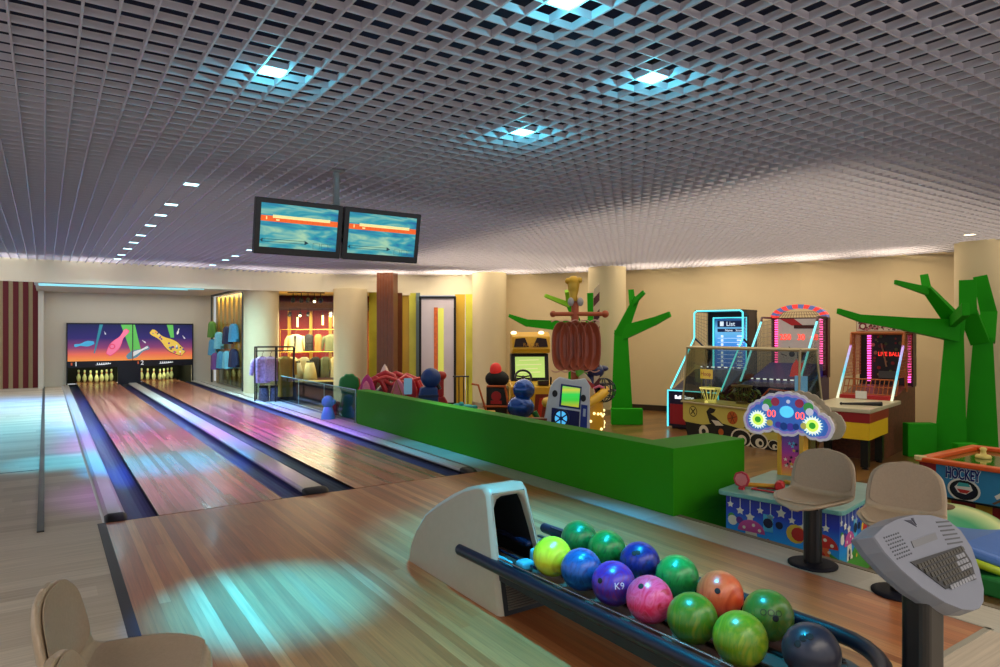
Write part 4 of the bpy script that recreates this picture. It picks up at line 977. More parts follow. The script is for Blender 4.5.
# score board: scalloped outline, two layers
BOARD = [(-0.211, 1.054), (-0.189, 1.2), (-0.12, 1.282), (-0.062, 1.31), (-0.014, 1.347), (0.071, 1.371), (0.155, 1.39), (0.237, 1.391), (0.304, 1.377), (0.37, 1.341), (0.422, 1.291), (0.473, 1.228), (0.537, 1.206), (0.566, 1.183), (0.575, 1.025), (0.512, 0.982), (0.448, 0.984), (0.357, 1.014), (0.29, 1.025), (0.2, 0.993), (0.113, 1.011), (0.057, 1.038), (-0.028, 1.006), (-0.115, 0.987), (-0.174, 1.01)]
def BP(sc):
    """scalloped score board outline, each side bulging a little"""
    n = len(BOARD); out = []; d = (1 - sc) * 0.33
    ctr = Vector((0.185, 1.17))
    for i in range(n):
        a, b = Vector(BOARD[i]), Vector(BOARD[(i + 1) % n]); e = (b - a); nn = Vector((-e.y, e.x)).normalized()
        if nn.dot((a + b) / 2 - ctr) < 0: nn = -nn
        for f in (0.0, 0.25, 0.5, 0.75):
            out.append(a + e * f + nn * 0.045 * e.length * math.sin(PI * f) * 4)
    # shrink towards a horizontal spine
    res = []
    for p in out:
        sx = min(max(p.x, -0.10), 0.45); s = Vector((sx, 1.17 - 0.05 * abs(sx - 0.18) / 0.27)); v = p - s; L = v.length
        q = s + v * max(0.1, (L - d) / L); res.append((q.x, q.y))
    return res
bm = [M('board_rim', (206, 200, 204), 0.35, emit=(210, 200, 215), es=0.2), E_('board_blue', (60, 110, 200), 0.35), E_('board_lilac', (150, 130, 200), 0.35), E_('board_cyan', (80, 190, 230), 0.9)]
bx, bz, by = 0.185, 1.18, Dh - 0.20
m = MB(); m.mat(0); m.prism(BP(1.0), (0, by, 0), X, Z, Y * 0.03)
m.mat(2); m.prism(BP(0.93), (0, by - 0.002, 0), X, Z, Y * 0.003)
m.mat(1); m.prism(BP(0.86), (0, by - 0.004, 0), X, Z, Y * 0.003)
m.mat(3); m.prism(circ(bx + 0.005, bz + 0.035, 0.065, 18, 0.055), (0, by - 0.006, 0), X, Z, Y * 0.003)
m.build('board_front', bm, t)
m = MB(); m.mat(0); m.prism([(p[0] + 0.03, p[1] - 0.005) for p in BP(1.0)], (0, by + 0.20, 0), X, Z, Y * 0.03); m.prism([(p[0] + 0.015, p[1]) for p in BP(0.84)], (0, by + 0.03, 0), X, Z, Y * 0.17)
m.build('board_back', [M('board_back_cream', (190, 176, 150), 0.4)], t)
for sx in (-0.262, 0.235):
    m = MB(); cxx = bx + sx; cz = bz - (0.058 if sx < 0 else 0.07)
    m.mat(0); m.prism(circ(cxx, cz, 0.10, 24), (0, by - 0.008, 0), X, Z, Y * 0.004); m.mat(1); m.prism(star(cxx, cz, 0.092, 0.70, 20), (0, by - 0.010, 0), X, Z, Y * 0.002); m.mat(2); m.prism(circ(cxx, cz, 0.055, 20), (0, by - 0.012, 0), X, Z, Y * 0.002); m.mat(3); m.prism(circ(cxx, cz, 0.03, 14), (0, by - 0.014, 0), X, Z, Y * 0.002)
    m.build('score_dial', [E_('dial_blue', (60, 120, 190), 0.5), E_('dial_white', (225, 240, 220), 0.9), E_('dial_lime', (200, 230, 90), 0.9), E_('dial_green', (50, 160, 40), 0.6)], t)
for sx in (-0.135, 0.125): lettering('00', (bx + sx, by - 0.007, bz + 0.005), X, Z, 0.095, E_('digit_red', (255, 90, 70), 1.5), t, 'score_digits', xs=0.9)
m = MB()
for sx, sz, rr, mi in ((-0.17, 0.10, 0.045, 0), (-0.10, 0.12, 0.04, 1), (0.12, 0.12, 0.04, 1), (0.20, 0.09, 0.045, 0), (-0.19, 0.06, 0.035, 2), (0.21, 0.05, 0.035, 2), (-0.07, -0.09, 0.03, 3), (-0.02, -0.10, 0.035, 4), (0.04, -0.10, 0.035, 3), (0.09, -0.095, 0.03, 4), (-0.15, -0.08, 0.03, 5), (0.16, -0.08, 0.03, 5), (0.02, 0.13, 0.018, 2)):
    m.mat(mi); m.prism(circ(bx + sx, bz + sz, rr, 12), (0, by - 0.0085 - 0.0004 * mi, 0), X, Z, Y * 0.002)
m.build('board_print', [E_('bp_green', (60, 150, 70), 0.4), E_('bp_red', (150, 40, 70), 0.4), E_('bp_white', (200, 200, 220), 0.5), E_('bp_violet', (70, 50, 160), 0.4), E_('bp_navy', (20, 60, 140), 0.3), E_('bp_yellow', (190, 180, 90), 0.4)], t)
top = Vector(loc) + Matrix.Rotation(rz, 3, 'Z') @ Vector((0, 0, Th + 0.006))
def on_top(x, y): return Vector(loc) + Matrix.Rotation(rz, 3, 'Z') @ Vector((x, y, Th + 0.006))
def mallet(label, x, y, a, hc):
    q = on_top(x, y); tt = thing('toy_mallet', label, 'toy mallet', q, rz + a, 'mallets on the hammer game')
    m = MB(); m.tube([(0.035, 0, 0.035), (0.30, 0, 0.02)], [0.016, 0.02], 10); m.build('handle', M('mallet_yellow', (226, 160, 40), 0.4), tt)
    m = MB(); m.tube([(0, -0.055, 0.04), (0, -0.045, 0.04), (0, 0.045, 0.04), (0, 0.055, 0.04)], [0.03, 0.04, 0.04, 0.03], 14); m.build('head', hc, tt)
mallet('yellow handled toy mallet with a red head lying across the hammer game', 0.36, 0.30, math.radians(197), M('mallet_red', (200, 36, 40), 0.4))
mallet('yellow and dark red toy mallet farther back on the hammer game', 0.56, 0.42, math.radians(150), M('mallet_dark', (130, 24, 40), 0.4))
q = on_top(0.115, 0.10); tt = thing('stop_paddle', 'round red sign shaped paddle standing on the corner of the hammer game', 'paddle', q, rz)
m = MB(); m.prism(circ(0, 0.085, 0.07, 8), (0, 0, 0), X, Z, Y * 0.02); m.box(-0.02, 0.02, -0.01, 0.03, 0.0, 0.02); m.build('disc', M('paddle_red', (196, 40, 56), 0.4), tt)
m = MB(); m.box(-0.045, 0.045, -0.002, 0, 0.075, 0.095); m.prism(circ(0, 0.085, 0.055, 8), (0, -0.001, 0), X, Z, Y * 0.001); m.build('mark', [M('paddle_pink', (226, 120, 120), 0.4)], tt)
mm = MB(); 
tt = thing('pad_frame', 'thin red wire hammer pad frame on the hammer game top', 'pad frame', on_top(0.30, 0.16), rz)
mm.tube([(-0.12, 0.0, 0.008), (0.34, 0.02, 0.008), (0.36, 0.16, 0.008), (-0.10, 0.12, 0.008)], 0.008, 6, closed=True); mm.tube([(0.1, 0.0, 0.008), (0.12, 0.14, 0.008)], 0.008, 6); mm.build('wire', M('wire_red', (190, 50, 60), 0.4), tt)

# red and yellow alley game
loc, rz = frame_of((9.404, 5.76), (0.22, -0.975))
t = thing('alley_game', 'red and yellow hoop alley game with black legs and a patterned header', 'arcade game', loc, rz)
We = 0.80
m = MB(); m.box(0.0, We + 0.07, 0.0, 1.0, 0.42, 0.66); m.build('coin_box', M('box_yellow', (236, 196, 30), 0.4), t, bevel=0.004)
m = MB(); m.box(-0.004, We + 0.074, -0.004, 1.02, 0.66, 0.80); m.build('apron', M('apron_red', (150, 24, 26), 0.4), t, bevel=0.004)
m = MB(); m.box(-0.02, We + 0.09, -0.02, 1.7, 0.80, 0.86); m.build('table_rim', M('rim_cream', (196, 190, 160), 0.35), t, bevel=0.01)
for x, y, c in ((0.10, 0.08, chrome), (We, 0.07, black), (We, 0.80, black), (0.10, 0.72, black)):
    m = MB(); w = 0.035 if c is chrome else 0.05
    m.box(x - w, x + w, y - w, y + w, 0.03, 0.43); lg = m.build('leg', c, t)
    m = MB(); m.lathe([(0.0, 0.0), (0.045, 0.0), (0.045, 0.012), (0.018, 0.02), (0.018, 0.04)], (x, y, 0), 12); m.build('foot', black, lg)
brn = M('cab_pattern', (100, 52, 34), 0.45, var=0.9, scale=22)
m = MB(); m.prism([(0.9, 0.0), (0.9, 0.66), (1.3, 0.80), (2.4, 1.02), (3.1, 1.02), (3.1, 0.0)], (0, 0, 0), Y, Z, X * We); m.build('base_cabinet', brn, t)
tgm = grad('tube_grad', 2, [(0, (225, 225, 190)), (0.5, (70, 190, 220)), (1, (190, 140, 210))], 0.3, 0.9, 0.84, 1.72)
for x in (0.0, We):
    m = MB(); m.tube([(x, 1.50, 0.84), (x, 2.25, 1.72)], 0.02, 6); m.build('light_tube', tgm, t)
orf = M('frame_orange', (176, 92, 34), 0.4)
m = MB()
for x in (0.0, We):
    m.tube([(x, 2.25, 1.7), (x, 2.3, 1.93), (x, 3.0, 1.95)], 0.025, 6); m.tube([(x, 2.45, 0.95), (x, 2.45, 1.94)], 0.025, 6)
m.tube([(0, 2.3, 1.93), (We, 2.3, 1.93)], 0.03, 6)
for k in range(13): m.tube([(We * k / 12, 1.80, 0.92), (We * k / 12, 1.95, 1.16)], 0.008, 4)
m.tube([(0, 1.80, 0.92), (We, 1.80, 0.92)], 0.014, 6); m.tube([(0, 1.95, 1.16), (We, 1.95, 1.16)], 0.014, 6); m.tube([(0, 1.88, 1.04), (We, 1.88, 1.04)], 0.008, 6)
for x in (0.0, We): net(m, (x, 1.95, 1.2), (x, 2.9, 1.2), (x, 2.9, 1.93), (x, 2.32, 1.9), 12, 12, 0.005)
m.build('cage', orf, t)
m = MB(); m.box(-0.02, We + 0.02, 2.85, 3.1, 1.0, 1.94); m.build('back_cabinet', M('cab_back_dark', (30, 16, 20), 0.4), t)
m = MB(); rr_ = random.Random(9)
for k in range(40):
    x, z = rr_.uniform(0.2, 0.66), rr_.uniform(1.15, 1.9); m.mat(rr_.randrange(4)); m.prism(circ(x, z, rr_.uniform(0.012, 0.035), 7), (0, 2.845 - 0.0005 * k, 0), X, Z, Y * 0.0004)
m.mat(1); m.tube([(0.34, 2.82, 1.75), (0.42, 2.82, 1.34)], 0.014, 6)
m.mat(4); m.box(0.30, 0.62, 2.80, 2.83, 1.14, 1.26)
m.build('back_print', [M('pr_maroon', (90, 20, 34), 0.5), M('pr_tan', (150, 120, 80), 0.5), M('pr_olive', (90, 100, 50), 0.5), M('pr_red', (150, 30, 30), 0.5), M('pr_grey', (90, 86, 84), 0.4)], t)
lettering('LIVE BALL', (0.46, 2.815, 1.56), X, Z, 0.10, E_('alley_red', (255, 50, 40), 1.6), t, xs=0.8)
for x in (0.145, We - 0.035):
    m = MB(); m.box(x - 0.026, x + 0.026, 2.79, 2.84, 1.08, 1.90); m.build('light_column', dotted('led_magenta_dots', (255, 80, 170), 3.0, 0.044), t)
m = MB(); m.box(0.06, We + 0.16, 2.35, 2.95, 1.96, 2.13); m.build('header', M('header_wood', (150, 84, 40), 0.4), t)
m = MB()
m.mat(0); m.box(0.07, We + 0.14, 2.342, 2.349, 1.97, 2.13); rr_ = random.Random(4)
for k in range(140):
    m.mat(1 + rr_.randrange(3)); m.prism(circ(rr_.uniform(0.1, We * 1.1), rr_.uniform(1.985, 2.115), rr_.uniform(0.006, 0.022), 6), (0, 2.341 - 0.0001 * k, 0), X, Z, Y * 0.0001)
m.mat(1); m.prism(circ(0.17, 2.05, 0.06, 16), (0, 2.325, 0), X, Z, Y * 0.0006); m.mat(0); m.prism(circ(0.17, 2.05, 0.035, 14), (0, 2.323, 0), X, Z, Y * 0.0006); m.mat(4); m.prism(circ(0.76, 2.06, 0.05, 14), (0, 2.323, 0), X, Z, Y * 0.0006)
m.build('header_print', [M('hd_cream', (206, 186, 160), 0.4, emit=(206, 186, 160), es=0.15), M('hd_red', (130, 26, 36), 0.4), M('hd_pink', (200, 110, 120), 0.4), M('hd_brown', (90, 50, 40), 0.4), E_('hd_lime', (210, 220, 120), 0.7)], t)
m = MB(); m.box(0.03, We - 0.03, 1.55, 1.72, 0.83, 0.92); m.build('target_tray', M('tray_red', (176, 26, 30), 0.4), t)
m = MB(); m.box(0.28, 0.44, 1.50, 1.54, 0.87, 0.99); m.build('notice', white, t)
q = Vector(loc) + Matrix.Rotation(rz, 3, 'Z') @ Vector((0.40, 0.35, 0.862))
tt = thing('toy_bat', 'long black toy bat lying on the rim of the red and yellow alley game', 'toy bat', q, rz + 0.5)
m = MB(); m.tube([(0, 0, 0.02), (0.2, 0, 0.025), (0.55, 0, 0.03)], [0.015, 0.02, 0.032], 10); m.ell((0, 0, 0.022), 0.022, 10, 6); m.build('bat', black, tt)

# air hockey table
t = thing('air_hockey_table', 'childrens air hockey table with an orange rim and a blue side reading HOCKEY', 'air hockey table', (7.52, 1.45, AF))
Wx, Ly, Hh = 1.26, 1.88, 0.66
m = MB(); m.box(0, Wx, 0, Ly, 0.28, Hh - 0.05); m.build('cabinet', M('hockey_blue', (50, 130, 176), 0.4), t)
m = MB(); m.box(-0.004, 0.12, Ly - 0.15, Ly + 0.004, 0.28, Hh - 0.05); m.box(-0.004, Wx, Ly, Ly + 0.006, 0.28, Hh - 0.05); m.build('corner_panel', M('hockey_red', (150, 26, 34), 0.4), t)
m = MB()
orr = M('rim_orange', (226, 88, 24), 0.35, coat=0.3)
for a in ((-0.05, 0.05, -0.03, Ly + 0.03), (Wx - 0.05, Wx + 0.05, -0.03, Ly + 0.03), (0.05, Wx - 0.05, Ly - 0.07, Ly + 0.03), (0.05, Wx - 0.05, -0.03, 0.07)): m.box(*a, Hh - 0.05, Hh)
m.build('rim', orr, t, bevel=0.015)
m = MB(); m.prism(circ(-0.005, Ly - 0.005, 0.055, 20), (0, 0, Hh - 0.03), X, Y, Z * 0.036); m.build('corner_cap', M('cap_cream', (220, 200, 140), 0.35), t)
m = MB(); m.box(0.05, Wx - 0.05, 0.07, Ly - 0.07, Hh - 0.07, Hh - 0.045); m.build('playing_field', M('field_green', (64, 92, 26), 0.12, coat=0.6), t)
m = MB(); m.box(0.12, Wx - 0.1, 0.15, Ly - 0.15, 0.0, 0.28); m.build('plinth', [M('plinth_red', (140, 30, 34), 0.45)], t)
for k in range(5):
    m = MB(); m.box(0.112, 0.12, 0.2 + k * 0.36, 0.34 + k * 0.36, 0.02, 0.27); m.build('plinth_stripe', M('plinth_yellow', (200, 150, 40), 0.45), t)
nX = Vector((-1, 0, 0)); uY = Vector((0, -1, 0))
lettering('HOCKEY', (-0.004, 2.94 - 1.45, 0.535), uY, Z, 0.15, M('hockey_navy', (24, 34, 110), 0.4), t, depth=0.006, xs=0.50, bold=0.003)
lettering('HOCKEY', (-0.002, 2.94 - 1.45, 0.535), uY, Z, 0.15, M('hk_outline', (220, 224, 226), 0.4), t, depth=0.002, xs=0.50, bold=0.010)
hk = bpy.data.objects
m = MB()
def q(poly, mi, l): m.mat(mi); m.prism(poly, Vector((0, Ly + 0.06, -0.012)) + nX * (0.001 + 0.001 * l), uY, Z, nX * 0.0008)
q(circ(0.46, 0.40, 0.145, 24, 0.115), 1, 1); q(circ(0.46, 0.40, 0.125, 24, 0.097), 0, 2); q(circ(0.46, 0.40, 0.108, 24, 0.083), 2, 3); q([(0.38, 0.42), (0.42, 0.47), (0.52, 0.46), (0.54, 0.41), (0.48, 0.36), (0.41, 0.37)], 1, 4); q([(0.40, 0.405), (0.52, 0.405), (0.49, 0.37), (0.43, 0.37)], 3, 5); q([(0.40, 0.43), (0.52, 0.44), (0.50, 0.47), (0.42, 0.47)], 4, 5)
q([(0.74, 0.36), (0.80, 0.40), (0.92, 0.47), (0.90, 0.50), (0.78, 0.44), (0.72, 0.39)], 1, 1); q([(0.88, 0.30), (0.98, 0.30), (1.02, 0.46), (0.94, 0.56), (0.86, 0.52), (0.90, 0.44)], 1, 2); q(circ(0.96, 0.52, 0.06, 12), 1, 3); q([(0.86, 0.28), (0.94, 0.28), (0.96, 0.36), (0.90, 0.38)], 5, 3); q([(0.70, 0.32), (0.72, 0.31), (0.92, 0.44), (0.91, 0.46)], 5, 4)
m.build('side_print', [black, M('hk_white', (220, 216, 206), 0.4), M('hk_dark', (20, 20, 40), 0.4), M('hk_red', (180, 40, 40), 0.4), M('hk_teal', (60, 160, 160), 0.4), M('hk_brown', (110, 80, 60), 0.4)], t)
m = MB(); m.box(-0.008, 0, 0, Ly, 0.27, 0.29); m.build('side_trim', black, t)
tt = thing('hockey_pusher', 'pale yellow pusher on the air hockey table', 'pusher', (8.22, 3.02, AF + Hh - 0.045))
m = MB(); m.lathe([(0.0, 0.0), (0.07, 0.0), (0.075, 0.015), (0.065, 0.035), (0.03, 0.04), (0.024, 0.075), (0.035, 0.10), (0.02, 0.115), (0, 0.115)], n=20); m.build('body', M('pusher_yellow', (226, 206, 110), 0.4), tt)

# padded toddler ride with blue cushions, right edge
t = thing('toddler_ride', 'green and white rounded toddler ride with blue padded slab and lime piping', 'ride', (6.25, 2.35, AF))
gw = grad('shell_print', 0, [(0, (190, 214, 170)), (0.3, (120, 190, 150)), (0.55, (70, 160, 110)), (0.8, (210, 220, 150)), (1, (80, 150, 60))], 0.35, 0.0, -0.45, 0.5)
m = MB(); m.ell((0.30, 0.30, 0.20), (0.44, 0.46, 0.24), 24, 14); m.build('shell', gw, t)
m = MB(); m.ell((0.22, 0.36, 0.432), (0.13, 0.12, 0.02), 18, 10); m.build('hollow', M('hollow_brown', (96, 66, 34), 0.5), t)
bl = M('pad_blue', (70, 110, 176), 0.5)
o_ = Vector((6.25, 2.35, AF)); A_, B_, C_, D_ = at(946, 522, 5.7) - o_, at(1012, 527, 5.6) - o_, at(1014, 562, 4.95) - o_, at(960, 542, 5.05) - o_
dn = Z * -0.09
m = MB(); m.hexa([D_ + dn, C_ + dn, B_ + dn, A_ + dn, D_, C_, B_, A_]); m.build('pad', bl, t, bevel=0.03, seg=3)
m = MB(); m.tube([A_ + dn * 0.9 - X * 0.03, D_ + dn * 1.2 - X * 0.02, C_ + dn * 1.2], 0.032, 8); m.build('piping', M('piping_lime', (176, 200, 40), 0.4), t)
m = MB(); m.prism(rrect(-0.50, 0.56, -0.50, 0.5, 0.1), (0, 0, 0.0), X, Y, Z * 0.14); m.build('base', M('ride_green', (40, 130, 60), 0.45), t, bevel=0.02)
m = MB(); m.prism(rrect(-0.5, 0.5, -0.45, 0.45, 0.08), (5.55, 1.30, AF + 0.0), X, Y, Z * 0.12); tag(m.build('floor_mat', M('mat_blue', (120, 150, 196), 0.5), bevel=0.02, seg=3), 'pale blue padded floor mat at the right edge below the toddler ride', 'mat')
m = MB(); m.prism(rrect(-0.55, 0.55, -0.5, 0.5, 0.05), (7.3, 4.95, AF), X, Y, Z * 0.02); tag(m.build('floor_mat', M('mat_lilac', (128, 132, 160), 0.6)), 'thin lilac grey floor mat between the hammer game and the green barrier', 'mat')
# ------------------------------------------------------------------ ship kiddie ride
def face_cam(px, k, turn=0.0):
    """floor point under a pixel column and the heading that turns local -y to the camera"""
    x, y = ground(px, k); return (x, y, AF), -math.atan2(x, y) + turn
loc, rz = face_cam(566, 10.6, 0.10)
t = thing('ship_ride', 'pirate ship kiddie ride with a brown ribbed sail, blue steering panel and yellow hull', 'ride', loc, rz)
def sp(px, py, y=0.0, k=10.6):   # local x,z at the ride's distance
    return ((px - 566) / F * k * 1.0, y, EYE + (HZ - py) / F * k - AF)
pw = M('panel_white', (196, 206, 222), 0.35); pb = M('panel_blue', (20, 50, 150), 0.35)
pan = [sp(543, 440), sp(541, 427), sp(545, 405), sp(549, 385), sp(553, 379), sp(558, 375.5), sp(564, 377), sp(570, 378.5), sp(576, 378), sp(583, 377), sp(587, 384), sp(587, 427), sp(586, 440)]
pan2 = [(p[0], p[2]) for p in pan]
zlo = pan2[0][1]
m = MB(); m.prism([(p[0], max(p[1], 0.02)) for p in pan2] , (0, -0.35, 0), X, Z, Y * 0.10); m.build('steering_panel', pw, t, bevel=0.015)
m = MB(); a = sp(543, 430)
m.prism([(pan2[0][0] + 0.02, 0.0), (pan2[-1][0] - 0.02, 0.0), (pan2[-1][0] - 0.02, pan2[0][1] + 0.1), (pan2[0][0] + 0.02, pan2[0][1] + 0.1)], (0, -0.33, 0), X, Z, Y * 0.07); m.build('panel_foot', pb, t)
def pl(poly, mat, nm, l=1, par=None, d=0.003):
    m = MB(); m.prism([(sp(*p)[0], sp(*p)[2]) for p in poly], (0, -0.35 - d * l, 0), X, Z, Y * d); return m.build(nm, mat, par or t)
pl([(559, 382), (579, 385), (577.5, 407), (557, 404)], M('scr_frame', (16, 40, 120), 0.3), 'screen_frame', 1)
gsc = grad('game_screen', 2, [(0, (170, 170, 50)), (0.3, (60, 190, 60)), (0.6, (50, 200, 80)), (0.8, (190, 190, 70)), (1, (90, 190, 80))], 0.3, 0.8, sp(0, 404)[2], sp(0, 384)[2])
pl([(560.5, 384), (577.5, 386.5), (576, 405), (559, 402.5)], gsc, 'game_screen', 2)
for x, y in ((553, 391.5), (580.5, 396)): pl(circ(x, y, 2.6, 14, 3.4), M('spk_black', (14, 16, 30), 0.4), 'speaker', 2)
pl([(578.5, 402), (584.5, 403), (584, 428), (577, 427)], pb, 'coin_panel', 1); pl([(580.5, 406), (583, 406.5), (582.5, 414), (580, 413.5)], M('coin_white', (170, 190, 220), 0.4), 'coin_plate', 2)
pl([(550, 405), (577, 409), (576, 430), (549, 427)], M('panel_navy', (14, 24, 90), 0.35), 'lower_panel', 1)
c = sp(558.5, 415); m = MB(); rad = 8.2 / F * 10.6
m.tube([(c[0] + rad * 0.85 * math.cos(2 * PI * i / 24), -0.42, c[2] + rad * math.sin(2 * PI * i / 24)) for i in range(24)], 0.018, 8, closed=True)
for i in range(6):
    a = PI / 6 + i * PI / 3; m.tube([(c[0], -0.42, c[2]), (c[0] + rad * 0.85 * math.cos(a), -0.42, c[2] + rad * math.sin(a))], 0.012, 6)
m.tube([(c[0], -0.44, c[2]), (c[0], -0.35, c[2])], 0.03, 10)
wh = m.build('steering_wheel', M('wheel_navy', (10, 20, 70), 0.3), t)
m = MB(); m.prism(circ(c[0], c[2], rad * 0.78, 20, rad * 0.92), (0, -0.395, 0), X, Z, Y * 0.006); m.build('wheel_light', E_('wheel_blue', (80, 180, 240), 0.9), wh)
# hull behind the panel
yb = M('hull_yellow', (222, 166, 40), 0.35)
m = MB(); hx0 = sp(586, 0)[0]
rings = []
for s, (w, z) in enumerate(((0.36, 0.0), (0.42, 0.15), (0.46, 0.5), (0.44, 0.84))):
    rings.append([(0.17 + w * math.cos(2 * PI * i / 24), 0.18 + w * 0.9 * math.sin(2 * PI * i / 24), z) for i in range(24)])
m.loft(rings, True); m.build('hull', yb, t)
m = MB(); m.tube([(0.17 + 0.47 * math.cos(a), 0.18 + 0.43 * math.sin(a), 0.82 + 0.22 * max(0, math.cos(a - 0.2))) for a in [2 * PI * i / 28 for i in range(28)]], 0.075, 10, closed=True); m.build('gunwale', M('gunwale_yellow', (236, 186, 50), 0.35), t)
m = MB(); rr_ = random.Random(6)
for k in range(14):
    a = rr_.uniform(-1.5, 0.4); z = rr_.uniform(0.3, 0.78); m.ell((0.17 + 0.455 * math.cos(a), 0.18 + 0.41 * math.sin(a), z), 0.022, 8, 5)
m.build('hull_lights', E_('hull_bulb', (255, 236, 160), 1.6), t)
m = MB(); m.prism([(0.10, 0.62), (0.40, 0.62), (0.46, 0.95), (0.38, 1.20), (0.28, 1.32), (0.20, 1.28)], (0, -0.10, 0), X, Z, Y * 0.10)
m.build('bow_panel', M('bow_cream', (210, 190, 150), 0.4), t, bevel=0.02)
m = MB(); m.prism([(0.40, 1.06), (0.30, 1.22), (0.44, 1.12)], (0, -0.105, 0), X, Z, Y * 0.004); m.prism([(0.36, 0.72), (0.44, 0.80), (0.45, 0.92), (0.38, 0.86)], (0, -0.105, 0), X, Z, Y * 0.004); m.build('bow_stripe', M('bow_red', (180, 50, 46), 0.4), t)
# mast, yard and sail
wood = M('mast_wood', (176, 86, 50), 0.45)
m = MB(); x0 = sp(575, 0)[0]
m.tube([(x0, 0.05, 0.3), (x0, 0.05, sp(0, 300)[2])], [0.07, 0.05], 10); m.build('mast', wood, t)
m = MB(); zy = sp(0, 314)[2]; m.tube([(sp(553, 0)[0], -0.02, zy), (sp(605, 0)[0], -0.02, zy)], 0.035, 10); m.ell((sp(553, 0)[0], -0.02, zy), 0.052, 12, 8); m.ell((sp(605, 0)[0], -0.02, zy), 0.06, 12, 8); m.tube([(x0, -0.0, zy + 0.16), (x0, -0.0, zy - 0.1)], 0.06, 10); m.build('yard', wood, t)
sail = M('sail_brown', (166, 82, 56), 0.4, coat=0.15)
m = MB(); cols = 5; xl, xr = sp(551, 0)[0], sp(599, 0)[0]; zt, zb_ = sp(0, 322)[2], sp(0, 370)[2]; mid = (zt + zb_) / 2; hh = (zt - zb_) / 2
for i in range(cols):   # five overlapping concave lobes
    cx = xl + (xr - xl) * (0.20 + 0.155 * i); hw = (xr - xl) * 0.20; yo = -0.10 + 0.012 * i
    rings = []
    for r_, yy in ((1.0, 0.06), (1.03, 0.0), (0.95, -0.02), (0.86, 0.0), (0.5, 0.07), (0.05, 0.10)):
        rings.append([(cx + hw * r_ * math.copysign(abs(math.cos(a)) ** 0.8, math.cos(a)), yo + yy - 0.05, mid + hh * (1 if r_ > 0.9 else 0.97 * r_ / 0.86 if r_ < 0.86 else 0.97) * math.copysign(abs(math.sin(a)) ** 0.75, math.sin(a))) for a in [2 * PI * j / 28 for j in range(28)]])
    m.loft(rings, True)
m.build('sail', sail, t)
m = MB()
for zz_, sg in ((zt, 1), (zb_, -1)):
    pts = []
    for i in range(41):
        s_ = i / 40; pts.append((xl + (xr - xl) * s_, -0.06, zz_ + sg * 0.03 * abs(math.sin(s_ * PI * 5))))
    m.tube(pts, 0.010, 5)
m.build('sail_hem', M('hem_pink', (206, 160, 150), 0.4), t)
m = MB(); z0 = sp(0, 300)[2]
m.lathe([(0.06, z0 - 0.02), (0.075, z0), (0.06, z0 + 0.06), (0.085, z0 + 0.16), (0.10, z0 + 0.26), (0.09, z0 + 0.34), (0.04, z0 + 0.38), (0, z0 + 0.385)], (x0 - 0.02, 0.03, 0), 16); m.ell((x0 - 0.11, 0.0, z0 + 0.30), (0.05, 0.04, 0.05), 10, 6); m.ell((x0 + 0.07, 0.0, z0 + 0.31), (0.05, 0.04, 0.05), 10, 6)
m.build('finial', M('finial_gold', (206, 166, 50), 0.3, 0.3), t)
m = MB(); m.ell((x0 - 0.07, -0.04, zy + 0.19), (0.05, 0.04, 0.07), 10, 8); m.ell((x0 + 0.08, -0.04, zy + 0.19), (0.05, 0.04, 0.07), 10, 8); m.build('mast_knob', M('knob_grey', (170, 170, 172), 0.4), t)
m = MB()
for k in range(12):
    a0, a1 = k, k + 1; zc = 1.0 + 0.135 * k; m.mat(k % 2); m.prism([(0.44, zc), (0.53, zc + 0.10), (0.53, zc + 0.235), (0.44, zc + 0.135)], (0, 0.0, 0), X, Z, Y * 0.07)
m.build('striped_pole', [M('pole_maroon', (90, 24, 26), 0.4), M('pole_cream', (206, 186, 150), 0.4)], t)
# blue octopus figure on the hull
m = MB(); ob = M('figure_navy', (18, 40, 96), 0.3, coat=0.5)
m.ell((0.48, 0.10, 1.33), (0.14, 0.13, 0.12), 16, 10); m.ell((0.40, 0.10, 1.12), (0.11, 0.10, 0.20), 14, 10); m.ell((0.33, 0.05, 1.38), (0.07, 0.07, 0.06), 10, 8)
m.ell((0.60, 0.10, 1.37), (0.09, 0.06, 0.05), 10, 8)
m.build('figure', ob, t)
m = MB(); m.tube([(0.30, 0.0, 1.18), (0.42, -0.03, 1.06), (0.52, -0.02, 1.10), (0.60, 0.0, 1.06)], 0.022, 8); m.tube([(0.42, -0.03, 1.06), (0.46, -0.02, 0.95), (0.40, -0.02, 0.88)], 0.018, 8); m.build('scarf', M('scarf_pink', (220, 110, 150), 0.4), t)
m = MB(); m.ell((0.21, -0.06, 1.34), (0.07, 0.05, 0.10), 12, 8); m.build('leaf_hand', M('hand_lime', (110, 190, 60), 0.4), t)
m = MB()
for a in [2 * PI * i / 8 for i in range(8)]: m.tube([(0.62 + 0.19 * math.cos(b) * math.cos(a), 0.16 + 0.19 * math.cos(b) * math.sin(a), 1.02 + 0.19 * math.sin(b)) for b in [PI * j / 10 - PI / 2 for j in range(11)]], 0.010, 5)
for zc in (-0.1, 0.0, 0.1): m.tube([(0.62 + math.sqrt(0.19**2 - zc**2) * math.cos(2 * PI * i / 16), 0.16 + math.sqrt(0.19**2 - zc**2) * math.sin(2 * PI * i / 16), 1.02 + zc) for i in range(16)], 0.010, 5, closed=True)
m.ell((0.60, 0.16, 1.02), 0.12, 14, 8)
m.tube([(0.6, 0.16, 0.86), (0.5, 0.16, 0.70)], 0.04, 8)
m.build('wire_ball', M('wire_navy', (14, 26, 50), 0.35), t)

